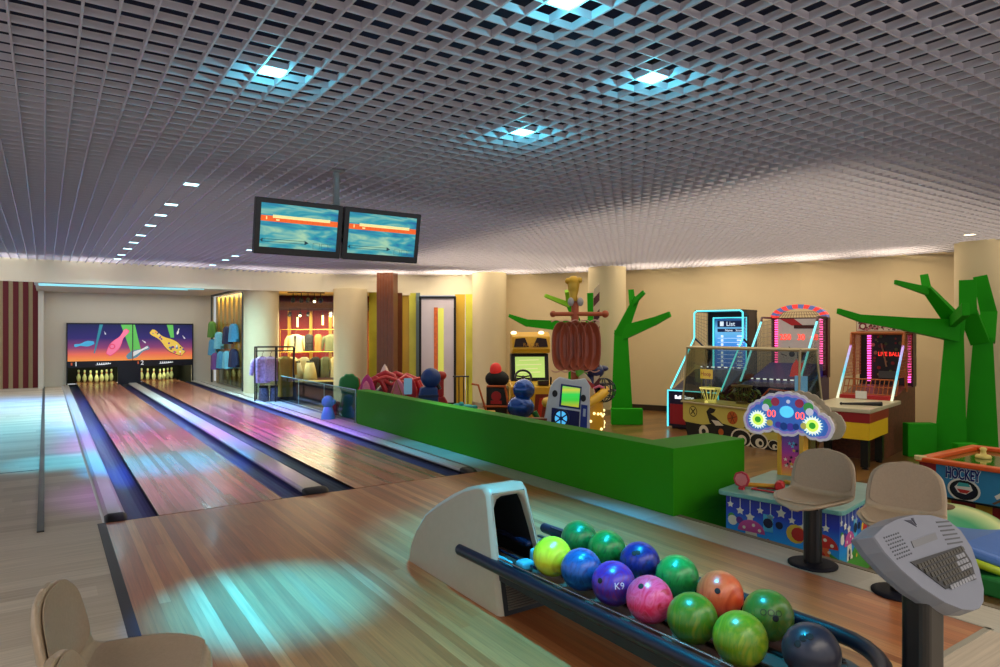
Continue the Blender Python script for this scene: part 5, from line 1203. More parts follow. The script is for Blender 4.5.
# ------------------------------------------------------------------ yellow racing cabinet
loc, rz = face_cam(531, 13.0, 0.12)
t = thing('racing_game', 'yellow racing arcade cabinet with a pale green screen and black steering wheel', 'arcade game', loc, rz)
yr = M('race_yellow', (222, 170, 40), 0.38); dk = M('race_dark', (40, 20, 18), 0.4)
m = MB(); m.prism([(-0.36, 0.0), (-0.36, 0.92), (-0.1, 0.98), (0.05, 0.98), (0.2, 1.0), (0.5, 1.0), (0.5, 0.0)], (-0.42, 0, 0), Y, Z, X * 0.84); m.build('base_cabinet', yr, t, bevel=0.02)
m = MB(); m.prism([(0.12, 0.95), (0.22, 1.52), (0.5, 1.52), (0.5, 0.95)], (-0.37, 0, 0), Y, Z, X * 0.74); m.build('screen_housing', black, t, bevel=0.01)
m = MB(); a = Vector((0, 0.12, 0.97)); d = Vector((0, 0.10, 0.57)).normalized(); nn = Vector((0, -d.z, d.y))
m.prism([(-0.29, 0.09), (0.29, 0.09), (0.29, 0.50), (-0.29, 0.50)], a + nn * 0.002, X, d, nn * 0.004); m.build('screen', E_('race_screen', (176, 206, 110), 0.75), t)
m = MB()
for k, (w, z) in enumerate(((0.4, 0.18), (0.3, 0.25), (0.45, 0.33), (0.35, 0.42))): m.prism([(-w * 0.6, z), (w * 0.5, z + 0.01), (w * 0.5, z + 0.03), (-w * 0.6, z + 0.015)], a + nn * 0.007, X, d, nn * 0.001)
m.build('screen_graphic', E_('race_track', (206, 220, 150), 0.7), t)
m = MB(); m.prism([(0.06, 1.54), (0.0, 1.62), (0.06, 1.86), (0.2, 1.95), (0.5, 1.95), (0.5, 1.52)], (-0.36, 0, 0), Y, Z, X * 0.74); m.build('header', yr, t, bevel=0.015)
m = MB()
for s in (-1, 1):
    m.prism([(s * 0.04, 1.66), (s * 0.33, 1.66), (s * 0.30, 1.82), (s * 0.12, 1.84)], (0, -0.004, 0), X, Z, Y * 0.03)
m.build('header_grille', dk, t)
lettering('RACER', (0, -0.008, 1.70), X, Z, 0.10, M('race_text', (206, 150, 60), 0.4), t)
m = MB(); m.ell((-0.32, 0.16, 1.93), (0.06, 0.05, 0.04), 10, 6); m.ell((0.22, 0.16, 1.93), (0.06, 0.05, 0.04), 10, 6); m.build('header_lamp', E_('lamp_warm', (255, 240, 190), 1.8), t)
m = MB(); ct = Vector((-0.18, -0.28, 1.10)); ax = Vector((0, -0.8, 0.6)); u2 = Vector((0, 0.6, 0.8))
m.tube([ct + X * 0.15 * math.cos(2 * PI * i / 20) + u2 * 0.15 * math.sin(2 * PI * i / 20) for i in range(20)], 0.022, 8, closed=True)
for a_ in (0.2, PI - 0.2, -PI / 2): m.tube([ct, ct + X * 0.15 * math.cos(a_) + u2 * 0.15 * math.sin(a_)], 0.016, 6)
m.tube([ct, ct - ax * 0.2], 0.035, 8); m.build('steering_wheel', black, t)
m = MB(); m.box(0.10, 0.30, -0.34, -0.2, 0.95, 1.03); m.tube([(0.34, -0.3, 0.95), (0.34, -0.32, 1.10)], 0.02, 6); m.build('dash', dk, t)
m = MB(); m.prism([(0.0, 0.1), (0.34, 0.1), (0.38, 0.5), (0.28, 0.78), (0.04, 0.78)], (0, -0.365, 0), X, Z, Y * 0.006); m.build('front_print', M('race_maroon', (120, 40, 24), 0.4), t)
m = MB(); m.prism([(0.06, 0.3), (0.12, 0.7), (0.20, 0.72), (0.14, 0.3)], (0, -0.37, 0), X, Z, Y * 0.005); m.build('front_flash', M('race_red', (190, 50, 30), 0.4), t)
m = MB(); m.tube([(0.46, -0.35, 0.42 + 0.3 * 0), (0.46, -0.35, 0.42)], 0.02, 6)
m = MB(); m.tube([(0.47, -0.30 + 0.05, 0.48 + 0.0)] * 1 + [(0.47, -0.2, 0.48)], 0.02, 6)
for i in range(1):
    m = MB(); m.tube([(0.46 + 0.0, -0.20 + 0.28 * math.cos(2 * PI * j / 20), 0.50 + 0.28 * math.sin(2 * PI * j / 20)) for j in range(20)], 0.04, 8, closed=True); m.build('side_wheel', M('wheel_dark', (30, 26, 26), 0.5), t)

# metallic blue stool figure: two stacked balls
loc, rz = face_cam(522, 11.2)
t = thing('ball_stool', 'shiny blue ride figure made of two stacked balls in front of the racing cabinet', 'ride', loc, rz)
bm_ = M('ball_metal_blue', (24, 84, 176), 0.2, 0.35, coat=0.6)
m = MB(); m.ell((0.03, 0, 0.99), (0.185, 0.185, 0.18), 20, 14); m.build('upper_ball', bm_, t)
m = MB(); m.ell((-0.02, -0.02, 0.70), (0.23, 0.22, 0.20), 20, 14); m.build('lower_ball', bm_, t)
m = MB(); m.lathe([(0.0, 0), (0.24, 0), (0.24, 0.05), (0.10, 0.1), (0.09, 0.53)], n=20); m.build('pedestal', M('stool_green', (40, 120, 110), 0.35), t)
m = MB(); m.tube([(0.20, 0, 0.62), (0.27, 0, 0.50), (0.26, -0.02, 0.36)], [0.05, 0.045, 0.03], 8); m.build('arm', M('arm_green', (50, 150, 90), 0.35), t)

# red and black trolley ride by the column
loc, rz = face_cam(496, 12.2, -0.1)
t = thing('trolley_ride', 'small black and orange trolley ride with a red dome beside the cream column', 'ride', loc, rz)
m = MB(); m.prism([(-0.16, 0.0), (0.2, 0.0), (0.22, 0.95), (-0.16, 0.98)], (0, -0.16, 0), X, Z, Y * 0.4); m.build('body', M('trolley_black', (36, 20, 22), 0.35), t, bevel=0.02)
m = MB(); m.ell((0.02, 0.0, 1.10), (0.22, 0.2, 0.16), 16, 10); m.build('engine', blackm, t)
m = MB(); m.ell((0.0, -0.05, 1.26), (0.11, 0.11, 0.14), 14, 10); m.build('dome', E_('dome_red', (210, 40, 34), 0.25), t)
og = M('trolley_orange', (206, 96, 34), 0.4)
m = MB()
for p in ([(-0.42, -0.2, 1.02), (-0.30, -0.2, 1.0), (-0.10, -0.2, 0.35), (-0.1, -0.2, 0.02)], [(0.18, -0.2, 1.0), (0.26, -0.2, 0.5), (0.26, -0.2, 0.02)], [(-0.22, -0.2, 0.62), (0.25, -0.2, 0.62)], [(-0.14, -0.2, 0.98), (0.2, -0.2, 0.98)]): m.tube(p, 0.02, 6)
m.build('frame', og, t)
m = MB(); m.prism(circ(0.05, 0.34, 0.12, 14, 0.07), (0, -0.175, 0), X, Z, Y * 0.02); m.build('red_badge', M('trolley_red', (190, 34, 40), 0.4), t)
m = MB(); m.prism(circ(0.02, 0.80, 0.09, 14), (0, -0.175, 0), X, Z, Y * 0.02); m.box(-0.08, 0.12, -0.175, -0.16, 0.66, 0.72); m.build('red_print', M('trolley_red', (190, 34, 40), 0.4), t)
loc, rz = face_cam(490, 10.8)
t = thing('toy_block', 'small orange toy box behind the green barrier', 'toy box', loc, rz)
m = MB(); m.box(-0.10, 0.10, -0.08, 0.08, 0.0, 0.58); m.build('box', M('toy_orange', (220, 140, 34), 0.4), t, bevel=0.01)
m = MB(); m.prism([(-0.12, 0.58), (0.12, 0.58), (0.08, 0.68), (-0.08, 0.68)], (0, -0.1, 0), X, Z, Y * 0.2); m.build('lid', M('toy_yellow', (230, 170, 50), 0.4), t)
loc, rz = face_cam(522, 10.3)
t = thing('wooden_planter', 'long dark red wooden box behind the green barrier under the blue ball figure', 'box', loc, rz)
m = MB(); m.box(-0.42, 0.36, -0.06, 0.06, 0.0, 0.60); m.build('box', M('planter_maroon', (90, 30, 26), 0.45), t, bevel=0.01)
m = MB(); m.box(-0.44, 0.38, -0.08, 0.08, 0.60, 0.635); m.build('rim', M('planter_rim', (110, 44, 34), 0.4), t)
loc, rz = face_cam(464, 12.2)
t = thing('plush_toy', 'turquoise plush toy lying on the ledge by the gold panels', 'plush toy', (loc[0], loc[1], AF), rz)
m = MB(); m.box(-0.25, 0.25, -0.12, 0.12, 0, 0.56); m.build('stand', M('ledge_dark', (40, 34, 36), 0.5), t)
m = MB(); m.ell((-0.12, 0, 0.60), (0.10, 0.08, 0.06), 12, 8); m.ell((0.04, 0, 0.59), (0.14, 0.09, 0.05), 12, 8); m.ell((0.19, 0, 0.585), (0.06, 0.05, 0.04), 10, 6); m.ell((-0.05, -0.03, 0.64), (0.05, 0.05, 0.05), 10, 6); m.build('plush', M('plush_turquoise', (60, 190, 196), 0.7), t)

# ------------------------------------------------------------------ toddler rides behind the glass and the barrier
loc, rz = face_cam(349, 12.6, 0.1)
t = thing('figure_seat', 'green padded figure shaped play seat at the end of the green barrier', 'play seat', loc, rz)
gg = M('seat_green', (24, 134, 60), 0.4)
head = [(0.0, 1.16), (0.07, 1.18), (0.11, 1.13), (0.17, 1.10), (0.18, 1.02), (0.19, 0.94), (0.15, 0.86), (0.13, 0.78), (0.15, 0.66), (0.19, 0.50), (0.17, 0.30), (0.18, 0.0), (-0.18, 0.0), (-0.17, 0.30), (-0.19, 0.50), (-0.15, 0.66), (-0.13, 0.78), (-0.15, 0.86), (-0.19, 0.94), (-0.18, 1.02), (-0.16, 1.10), (-0.09, 1.13), (-0.06, 1.18)]
m = MB(); m.prism(head, (0, -0.08, 0), X, Z, Y * 0.16); m.build('back', gg, t, bevel=0.04, seg=3)
m = MB(); m.prism([(p[0] * 0.95 + 0.05, p[1] * 0.98) for p in head], (0, 0.10, 0), X, Z, Y * 0.10); m.build('side_red', M('seat_red', (190, 40, 46), 0.4), t, bevel=0.03)
m = MB(); m.box(-0.17, 0.17, -0.34, -0.06, 0.0, 0.22); m.build('cushion', M('seat_olive', (70, 104, 30), 0.5), t, bevel=0.05, seg=3)
loc, rz = face_cam(328, 12.4, 0.1)
t = thing('figure_seat', 'small light blue rounded play seat behind the glass rail', 'play seat', loc, rz)
m = MB(); m.ell((0, 0, 0.66), (0.115, 0.09, 0.12), 16, 10); m.lathe([(0.0, 0), (0.13, 0), (0.14, 0.2), (0.12, 0.42), (0.08, 0.56), (0.0, 0.6)], n=18); m.build('body', M('seat_sky', (84, 168, 216), 0.4), t)
m = MB(); m.ell((0.10, -0.03, 0.66), (0.04, 0.05, 0.05), 10, 6); m.build('snout', M('seat_sky', (84, 168, 216), 0.4), t)
loc, rz = face_cam(337, 12.7, 0.1)
t = thing('figure_seat', 'crimson play seat between the light blue and the green ones', 'play seat', loc, rz)
m = MB(); m.ell((0, 0, 0.52), (0.12, 0.1, 0.12), 14, 10); m.lathe([(0, 0), (0.13, 0), (0.14, 0.25), (0.1, 0.46), (0, 0.5)], n=16); m.build('body', M('seat_crimson', (150, 24, 56), 0.4), t)
m = MB(); m.tube([(0.10, -0.1, 0.34), (0.19, -0.12, 0.46)], 0.02, 6); m.build('handle', white, t)

loc, rz = face_cam(391, 12.6, 0.08)
t = thing('petal_carousel', 'red and pink petal shaped toddler carousel with looping red tubes behind the green barrier', 'ride', loc, rz)
redp = M('tube_red', (196, 34, 50), 0.3, coat=0.4); pinkp = M('petal_pink', (236, 130, 160), 0.4); magp = M('petal_magenta', (196, 50, 130), 0.4)
m = MB(); m.lathe([(0, 0), (0.5, 0), (0.52, 0.12), (0.46, 0.2), (0.30, 0.26), (0, 0.28)], n=28); m.build('base', M('carousel_dark', (110, 20, 40), 0.4), t)
m = MB()
for i, (x0, x1, h) in enumerate(((-0.50, -0.08, 0.98), (-0.34, 0.14, 1.06), (-0.16, 0.34, 1.04), (0.04, 0.54, 1.00), (0.2, 0.62, 0.94))):
    yy = -0.18 + 0.09 * i
    m.tube([(x0, yy, 0.1), (x0 + 0.02, yy, h - 0.22), (x0 + 0.10, yy, h - 0.06), ((x0 + x1) / 2, yy, h), (x1 - 0.10, yy, h - 0.06), (x1 - 0.02, yy, h - 0.22), (x1, yy, 0.1)], 0.045, 10)
m.build('canopy_tube', redp, t)
m = MB(); m.tube([(-0.25, -0.1, 1.0), (0.0, -0.12, 0.86), (0.25, -0.1, 1.0), (0.45, -0.05, 0.9)], 0.03, 8); m.tube([(-0.4, -0.2, 0.92), (-0.1, -0.2, 1.0), (0.2, -0.2, 0.90), (0.5, -0.15, 0.96)], 0.028, 8); m.build('canopy_loop', M('tube_coral', (226, 70, 70), 0.3, coat=0.4), t)
m = MB(); m.ell((0, 0, 0.5), (0.36, 0.3, 0.40), 20, 12); m.build('core', M('core_maroon', (100, 14, 30), 0.4), t)
def petal(cx, w, z0, z1, yy, mat, nm, flip=False):
    pts = [(cx, z0), (cx + w * 0.6, z0 + (z1 - z0) * 0.3), (cx + w, z0 + (z1 - z0) * 0.62), (cx + w * 0.55, z0 + (z1 - z0) * 0.88), (cx, z1), (cx - w * 0.55, z0 + (z1 - z0) * 0.88), (cx - w, z0 + (z1 - z0) * 0.62), (cx - w * 0.6, z0 + (z1 - z0) * 0.3)]
    m = MB(); m.prism(pts, (0, yy, 0), X, Z, Y * 0.07); return m.build(nm, mat, t, bevel=0.03, seg=3)
petal(-0.43, 0.15, 0.3, 1.06, -0.36, magp, 'petal'); petal(-0.45, 0.09, 0.38, 0.96, -0.40, pinkp, 'petal'); petal(0.10, 0.13, 1.0 - 0.66, 0.98, -0.36, pinkp, 'petal')
petal(0.34, 0.10, 0.4, 0.98, -0.34, M('petal_red', (200, 40, 56), 0.4), 'petal')
m = MB(); m.lathe([(0.09, 1.02), (0.07, 1.08), (0.03, 1.16), (0.0, 1.20)], (-0.11, 0.0, 0), 14); m.build('finial', M('finial_pale', (236, 206, 196), 0.4), t)
m = MB(); m.prism(rrect(0.19, 0.33, 0.72, 0.98, 0.02), (0, -0.43, 0), X, Z, Y * 0.03); m.build('picture_card', E_('card_pale_blue', (130, 180, 210), 0.25), t)
m = MB(); m.tube([(-0.05, -0.38, 0.6), (0.06, -0.4, 0.95), (0.2, -0.38, 0.6)], 0.015, 6); m.build('gold_hoop', M('hoop_gold', (190, 130, 60), 0.3), t)
t.scale = (1.05, 1.0, 1.13)
loc, rz = face_cam(427, 12.0, 0.12)
t = thing('figure_seat', 'dark blue boxy play seat with a round head behind the green barrier', 'play seat', loc, rz)
nb = M('seat_navy', (20, 60, 130), 0.4)
m = MB(); m.prism([(-0.20, 0.0), (0.16, 0.0), (0.18, 0.5), (0.16, 0.86), (-0.10, 0.86), (-0.17, 0.5)], (0, -0.12, 0), X, Z, Y * 0.26); m.build('body', nb, t, bevel=0.04, seg=3)
m = MB(); m.ell((0.06, -0.02, 1.0), (0.16, 0.13, 0.16), 18, 12); m.build('head', nb, t)
m = MB(); m.box(-0.15, 0.17, -0.135, -0.12, 0.70, 0.74); m.ell((0.0, -0.13, 0.62), 0.015, 8, 5); m.build('seam', M('seat_navy_dark', (14, 36, 84), 0.4), t)
m = MB(); m.tube([(0.16, -0.02, 0.92), (0.20, -0.04, 0.82)], 0.03, 8); m.build('ear', black, t)
t.scale = (1.12, 1.1, 1.13)
loc, rz = face_cam(438, 12.4, 0.1)
t = thing('figure_seat', 'red play seat with a cream patch right of the dark blue one', 'play seat', loc, rz)
m = MB(); m.prism([(-0.18, 0.0), (0.16, 0.0), (0.17, 0.6), (0.10, 0.72), (-0.15, 0.66)], (0, -0.1, 0), X, Z, Y * 0.24); m.box(-0.04, 0.10, -0.06, 0.08, 0.70, 1.12); m.build('body', M('seat_red2', (170, 30, 36), 0.4), t, bevel=0.03)
m = MB(); m.prism([(-0.15, 0.2), (-0.02, 0.16), (0.0, 0.6), (-0.13, 0.62)], (0, -0.115, 0), X, Z, Y * 0.02); m.build('patch', M('patch_cream', (206, 190, 150), 0.4), t)
m = MB(); m.ell((0.05, -0.02, 1.06), (0.10, 0.08, 0.08), 12, 8); m.build('cap', M('cap_red', (176, 44, 36), 0.4), t)

t.scale = (1.05, 1.0, 1.08)
# ------------------------------------------------------------------ shop behind the bulkhead
S0 = Vector((5.10, 18.30)); S1 = Vector((6.52, 17.62)); Us = (S1 - S0).normalized(); Ns = Vector((-Us.y, Us.x))
srz = math.atan2(Us.y, Us.x); sl = (S1 - S0).length
t0 = (S0.x, S0.y, AF)
def sw(x, y, z=0.0): v = S0 + Us * x + Ns * y; return (v.x, v.y, AF + z)
def S_struct(name, fn, mats, bevel=0):
    m = MB(); fn(m); o = m.build(name, mats, bevel=bevel); o.location = t0; o.rotation_euler = (0, 0, srz); return structure(o)
cream = M('shop_cream', (226, 200, 130), 0.6); woodb = M('shop_beam', (96, 56, 26), 0.5); redw = M('shop_red', (140, 20, 26), 0.6)
S_struct('wall_shop_back', lambda m: (m.mat(0), m.box(-0.5, 3.0, 2.6, 2.7, 0, 3.3)), [redw])
def mull(m):
    for x in (-0.02, 0.62, 1.20, 1.78, 2.4): m.box(x - 0.045, x + 0.045, 2.5, 2.6, 0.0, 2.6)
S_struct('trim_shop', mull, M('mullion_gold', (196, 150, 70), 0.35, 0.6))
S_struct('ceiling_shop', lambda m: m.box(-0.5, 3.0, 0.12, 2.7, 3.06, 3.12), cream)
S_struct('beam_shop', lambda m: (m.box(-0.5, 3.0, 1.9, 2.2, 2.66, 2.84), m.box(-0.5, 3.0, 2.2, 2.6, 2.62, 2.72)), woodb)
S_struct('floor_shop', lambda m: m.box(-0.5, 3.0, 0.0, 2.7, 0.02, 0.60), M('shop_plinth', (22, 20, 26), 0.35))
S_struct('trim_shop_sill', lambda m: m.box(-0.2, sl + 0.2, -0.06, 0.12, 0.60, 0.64), M('sill_gold', (206, 176, 100), 0.4))
S_struct('wall_shop_right', lambda m: m.box(2.9, 3.0, 0.1, 2.7, 0, 3.1), cream)
S_struct('wall_shop_left', lambda m: m.box(-0.5, -0.42, 0.1, 2.7, 0, 3.1), cream)
gshop = glass('shop_glass', (236, 238, 232))
o = S_struct('window_1', lambda m: m.add([(-0.15, 0.02, 0.64), (sl + 0.15, 0.02, 0.64), (sl + 0.15, 0.02, 3.0), (-0.15, 0.02, 3.0)], [(0, 1, 2, 3)]), gshop)
# clothes
def garment(label, name, cat, loc, rz, mat, long_=0.6, w=0.42, sl_=0.45, group='clothes in the shop window', hang=True, arm=True, open_=None):
    t = thing(name, label, cat, loc, rz, group)
    m = MB(); h = long_
    # hanger at the top (z = 0), the cloth below
    rings = []
    for z, ww, d in ((-0.02, 0.07, 0.05), (-0.06, w * 0.40, 0.075), (-0.11, w * 0.50, 0.09), (-0.25, w * 0.47, 0.10), (-h * 0.6, w * 0.46, 0.11), (-h, w * 0.52, 0.12)):
        rings.append([(ww * math.copysign(abs(math.cos(a)) ** 0.6, math.cos(a)), d * math.sin(a) * (1 + 0.12 * math.cos(a * 6)), z) for a in [2 * PI * i / 24 for i in range(24)]])
    m.loft(rings, True); m.build('body', mat, t)
    if arm:
        for s in (-1, 1):
            m = MB(); m.tube([(s * w * 0.42, 0, -0.09), (s * w * 0.58, 0, -0.2), (s * w * 0.66, -0.02, -0.1 - sl_)], [0.06, 0.058, 0.045], 10); m.build('sleeve', mat, t)
    if open_:
        m = MB(); m.prism([(-0.03, -0.06), (0.03, -0.06), (0.012, -h * 0.95), (-0.012, -h * 0.95)], (0, -0.115, 0), X, Z, Y * 0.03); m.build('placket', open_, t)
    m = MB()
    m.tube([(-w * 0.38, 0, -0.07), (0, 0, -0.01), (w * 0.38, 0, -0.07)], 0.012, 6); m.tube([(0, 0, -0.01), (0, 0, 0.05), (0.03, 0, 0.085), (0, 0, 0.11)], 0.006, 5); m.build('hanger', M('hanger_wood', (120, 84, 50), 0.5), t)
    return t
crm = M('cloth_cream', (222, 206, 150), 0.8, var=0.12); olv = M('cloth_olive', (104, 108, 72), 0.8, var=0.15); gre = M('cloth_grey', (170, 164, 130), 0.8, var=0.15); pat = M('cloth_pattern', (120, 110, 90), 0.8, var=0.9, scale=40); mus = M('cloth_mustard', (164, 128, 40), 0.8, var=0.2, scale=30); lil = M('cloth_lilac', (190, 150, 190), 0.8, var=1.0, scale=16); blk = M('cloth_black', (28, 26, 26), 0.8); tan_ = M('cloth_tan', (150, 110, 50), 0.8)
# rails inside the window
def rail(label, x0, x1, y, z, drop):
    t = thing('clothes_rail', label, 'clothes rail', sw((x0 + x1) / 2, y, 0.60), srz, 'rails in the shop window')
    m = MB(); L_ = (x1 - x0) / 2; m.tube([(-L_, 0, z - 0.6), (L_, 0, z - 0.6)], 0.014, 8); m.build('bar', gold, t)
    for s in (-1, 1):
        m = MB(); m.tube([(s * L_, 0, 0.0), (s * L_, 0, z - 0.6)], 0.014, 8); m.build('post', gold, t)
rail('upper gold clothes rail at the back of the shop window', -0.15, 1.7, 1.75, 2.02, 0)
rail('lower gold clothes rail low in the shop window', -0.10, 1.75, 0.95, 1.38, 0)
garment('cream shirt hanging upper left in the shop window', 'shirt', 'shirt', sw(0.28, 1.75, 1.90), srz, crm, 0.56, 0.44, 0.40, open_=blk)
garment('small black bag shaped top hanging beside the cream shirt', 'top', 'top', sw(0.66, 1.75, 1.90), srz, blk, 0.50, 0.26, arm=False)
garment('mustard tote hanging between the cream shirt and the olive jacket', 'tote_bag', 'tote bag', sw(0.93, 1.75, 1.90), srz, tan_, 0.52, 0.24, arm=False)
garment('olive jacket hanging upper right in the shop window', 'jacket', 'jacket', sw(1.32, 1.75, 1.90), srz, olv, 0.56, 0.44, 0.36)
xs = [(0.02, crm, 'long cream coat at the left end of the lower shop rail', 'coat'), (0.32, crm, 'second long cream coat on the lower shop rail', 'coat'), (0.64, gre, 'grey green blouse in the middle of the lower shop rail', 'blouse'), (0.95, blk, 'dark jacket in the middle of the lower shop rail', 'jacket'), (1.22, olv, 'long olive dress on the lower shop rail', 'dress'), (1.50, crm, 'cream blouse towards the right end of the lower shop rail', 'blouse'), (1.74, pat, 'speckled coat at the right end of the lower shop rail', 'coat')]
for x, mt, lb, ct in xs:
    garment(lb, ct, ct, sw(x, 0.95, 1.26), srz, mt, 0.60, 0.30, 0.42)
for x, mt, lb, ct in ((0.50, gre, 'pale grey skirt below the blouse in the shop window', 'skirt'), (0.86, crm, 'cream trousers low in the shop window', 'trousers')):
    t = thing(ct, lb, ct, sw(x, 0.45, 0.64), srz, 'clothes in the shop window')
    m = MB(); m.lathe([(0.0, 0.0), (0.20, 0.0), (0.16, 0.25), (0.10, 0.48), (0.0, 0.5)], n=20); m.build('cloth', mt, t)
    m = MB(); m.lathe([(0.104, 0.46), (0.10, 0.50)], n=20); m.build('waistband', blk, t)
# pendants and track lights
for i, (x, y, z) in enumerate(((0.30, 2.0, 2.10), (1.02, 2.1, 2.16), (1.40, 1.6, 2.12))):
    t = thing('pendant_lamp', 'glowing tube pendant in the shop window, ' + ('above the cream shirt', 'in front of the middle red panel', 'above the olive jacket')[i], 'pendant lamp', sw(x, y, z), srz, 'tube pendants in the shop')
    m = MB(); m.tube([(0, 0, 0), (0, 0, 0.30)], 0.028, 8); m.build('tube', E_('pendant_glow', (255, 220, 140), 4.0), t)
    m = MB(); m.tube([(0, 0, 0.30), (0, 0, 3.06 - z)], 0.006, 5); m.lathe([(0.03, 0.29), (0.03, 0.34), (0.0, 0.35)], n=10); m.build('cord', black, t)
pos = [(0.40, 0.5, 'first'), (0.62, 0.5, 'second'), (0.80, 0.5, 'third'), (0.98, 0.5, 'fourth'), (1.14, 0.5, 'last')]
t = MB(); t.box(0.25, 1.25, 0.48, 0.52, 3.02, 3.05); o = t.build('lighting_track', black); o.location = t0; o.rotation_euler = (0, 0, srz); tag(o, 'black ceiling track carrying spotlights near the shop glass', 'lighting track')
def spot(lb, x, y, z, on):
    t = thing('track_spotlight', lb, 'spotlight', sw(x, y, z), srz, 'black spotlights in the shop')
    m = MB(); m.tube([(0, 0.03, -0.15), (0.0, -0.06, -0.22)], [0.045, 0.055], 12); m.build('head', black, t)
    m = MB(); m.tube([(0, 0, 0), (0, 0, -0.14)], 0.012, 6); m.build('stem', black, t)
    m = MB(); m.ell((0, -0.066, -0.224), (0.04, 0.012, 0.04), 12, 6); m.build('lens', E_('spot_on', (255, 240, 190), 5.0) if on else M('spot_off', (40, 40, 44), 0.2), t)
for i, (x, y, nm) in enumerate(pos): spot('black spotlight on the front track in the shop, %s from the left' % nm, x, y, 3.02, i == 3)
for i, (x, nm) in enumerate(((0.10, 'leftmost'), (0.40, 'second from the left'), (0.62, 'third from the left'), (1.28, 'third from the right'), (1.52, 'second from the right'), (1.76, 'rightmost'))): spot('black spotlight under the wooden beam in the shop, %s' % nm, x, 1.86, 2.66, i in (1, 3, 4))

# free standing clothes rack in front of the shop
rx, ry = ground(275, 15.6); 
t = thing('clothes_rack', 'black square framed clothes rack standing outside the shop behind the glass rail', 'clothes rack', (rx, ry, AF), srz + 0.1)
m = MB()
for x in (-0.42, 0.03, 0.42):
    for y in (-0.2, 0.2): m.box(x - 0.015, x + 0.015, y - 0.015, y + 0.015, 0.0, 1.62)
m.build('posts', black, t)
m = MB(); m.box(-0.435, 0.435, -0.215, -0.185, 1.59, 1.62); m.box(-0.435, 0.435, 0.185, 0.215, 1.59, 1.62); m.box(-0.435, -0.405, -0.2, 0.2, 1.59, 1.62); m.box(0.405, 0.435, -0.2, 0.2, 1.59, 1.62); m.box(-0.42, 0.42, -0.012, 0.012, 1.50, 1.525); m.box(-0.435, 0.435, -0.215, 0.215, 0.08, 0.11); m.build('frame', black, t)
def rk(x, y, z): v = Vector((rx, ry)) + Matrix.Rotation(srz + 0.1, 2) @ Vector((x, y)); return (v.x, v.y, AF + z)
for x, mt, lb, ct, l_ in ((-0.28, lil, 'lilac patterned shirt on the black rack, leftmost', 'shirt', 0.62), (-0.10, M('cloth_pink', (190, 150, 170), 0.8, var=0.5, scale=30), 'dusty pink shirt in the middle of the black rack', 'shirt', 0.58), (0.22, mus, 'mustard spotted long dress on the right of the black rack', 'dress', 0.95)):
    garment(lb, ct, ct, rk(x, 0, 1.40), srz + 0.1, mt, l_, 0.36, 0.35, 'clothes on the black rack')
for x, lb in ((-0.25, 'dark striped trousers on the lower left of the black rack'), (0.0, 'black and white trousers low in the middle of the black rack')):
    t = thing('trousers', lb, 'trousers', rk(x, 0.02, 0.11), srz + 0.1, 'clothes on the black rack')
    m = MB(); m.lathe([(0.0, 0.0), (0.10, 0.0), (0.12, 0.3), (0.10, 0.58), (0.0, 0.6)], n=16); m.build('cloth', M('cloth_bw', (90, 84, 100), 0.8, var=1.0, scale=26), t)
    m = MB(); m.lathe([(0.105, 0.55), (0.10, 0.60)], n=16); m.build('waistband', blk, t)

# side shop window beside the lanes with gold slats
wx = 4.42
m = MB(); m.box(wx + 0.35, wx + 0.45, 18.9, 23.6, AF, 2.8); structure(m.build('wall_side_shop', M('side_shop_back', (190, 160, 96), 0.6)))
m = MB(); m.box(wx - 0.02, wx + 0.02, 18.86, 18.96, 0, 2.78); m.box(wx - 0.02, wx + 0.02, 18.9, 23.0, 2.72, 2.78); m.box(wx - 0.02, wx + 0.02, 22.95, 23.05, 0, 2.78); structure(m.build('window_2_frame', M('window_dark_frame', (50, 60, 62), 0.4)))
m = MB()
for k in range(7): m.box(wx + 0.10, wx + 0.2, 19.05 + k * 0.58, 19.05 + k * 0.58 + 0.30, 0.0, 2.72)
structure(m.build('trim_slats', M('slat_gold', (206, 172, 84), 0.3, 0.4)))
m = MB(); m.add([(wx, 18.95, 0), (wx, 23.0, 0), (wx, 23.0, 2.72), (wx, 18.95, 2.72)], [(0, 1, 2, 3)]); structure(m.build('window_2', gshop))
blu = M('cloth_blue', (70, 150, 190), 0.8, var=0.3); nav = M('cloth_navy', (24, 34, 70), 0.8, var=0.3); aqu = M('cloth_aqua', (110, 190, 210), 0.8, var=0.4, scale=30); grn2 = M('cloth_green', (80, 130, 50), 0.8); purp = M('cloth_purple', (110, 70, 140), 0.8)
side = [(22.4, 1.95, grn2, 'small green top at the far end of the side shop window'), (21.4, 1.62, aqu, 'aqua patterned shirt on the upper row of the side shop window'), (20.3, 1.78, nav, 'navy jacket on the upper row of the side shop window'), (19.5, 1.85, blu, 'bright blue shirt at the near end of the side shop window upper row'), (22.3, 1.40, blu, 'mid blue shirt at the far end of the side shop window lower row'), (21.9, 0.98, purp, 'purple top low at the far end of the side shop window'), (21.1, 1.05, blu, 'blue dress on the lower row of the side shop window'), (20.3, 1.08, aqu, 'aqua dress on the lower row of the side shop window'), (19.5, 1.15, nav, 'navy dress at the near end of the side shop window lower row')]
for yy, z, mt, lb in side:
    kd = [k for k in ('shirt', 'jacket', 'dress', 'top') if (' ' + k + ' ') in lb][0]
    garment(lb, kd, kd, (wx + 0.06 - 0.16, yy, z), PI / 2, mt, 0.52, 0.5, 0.34, 'clothes in the side shop window')

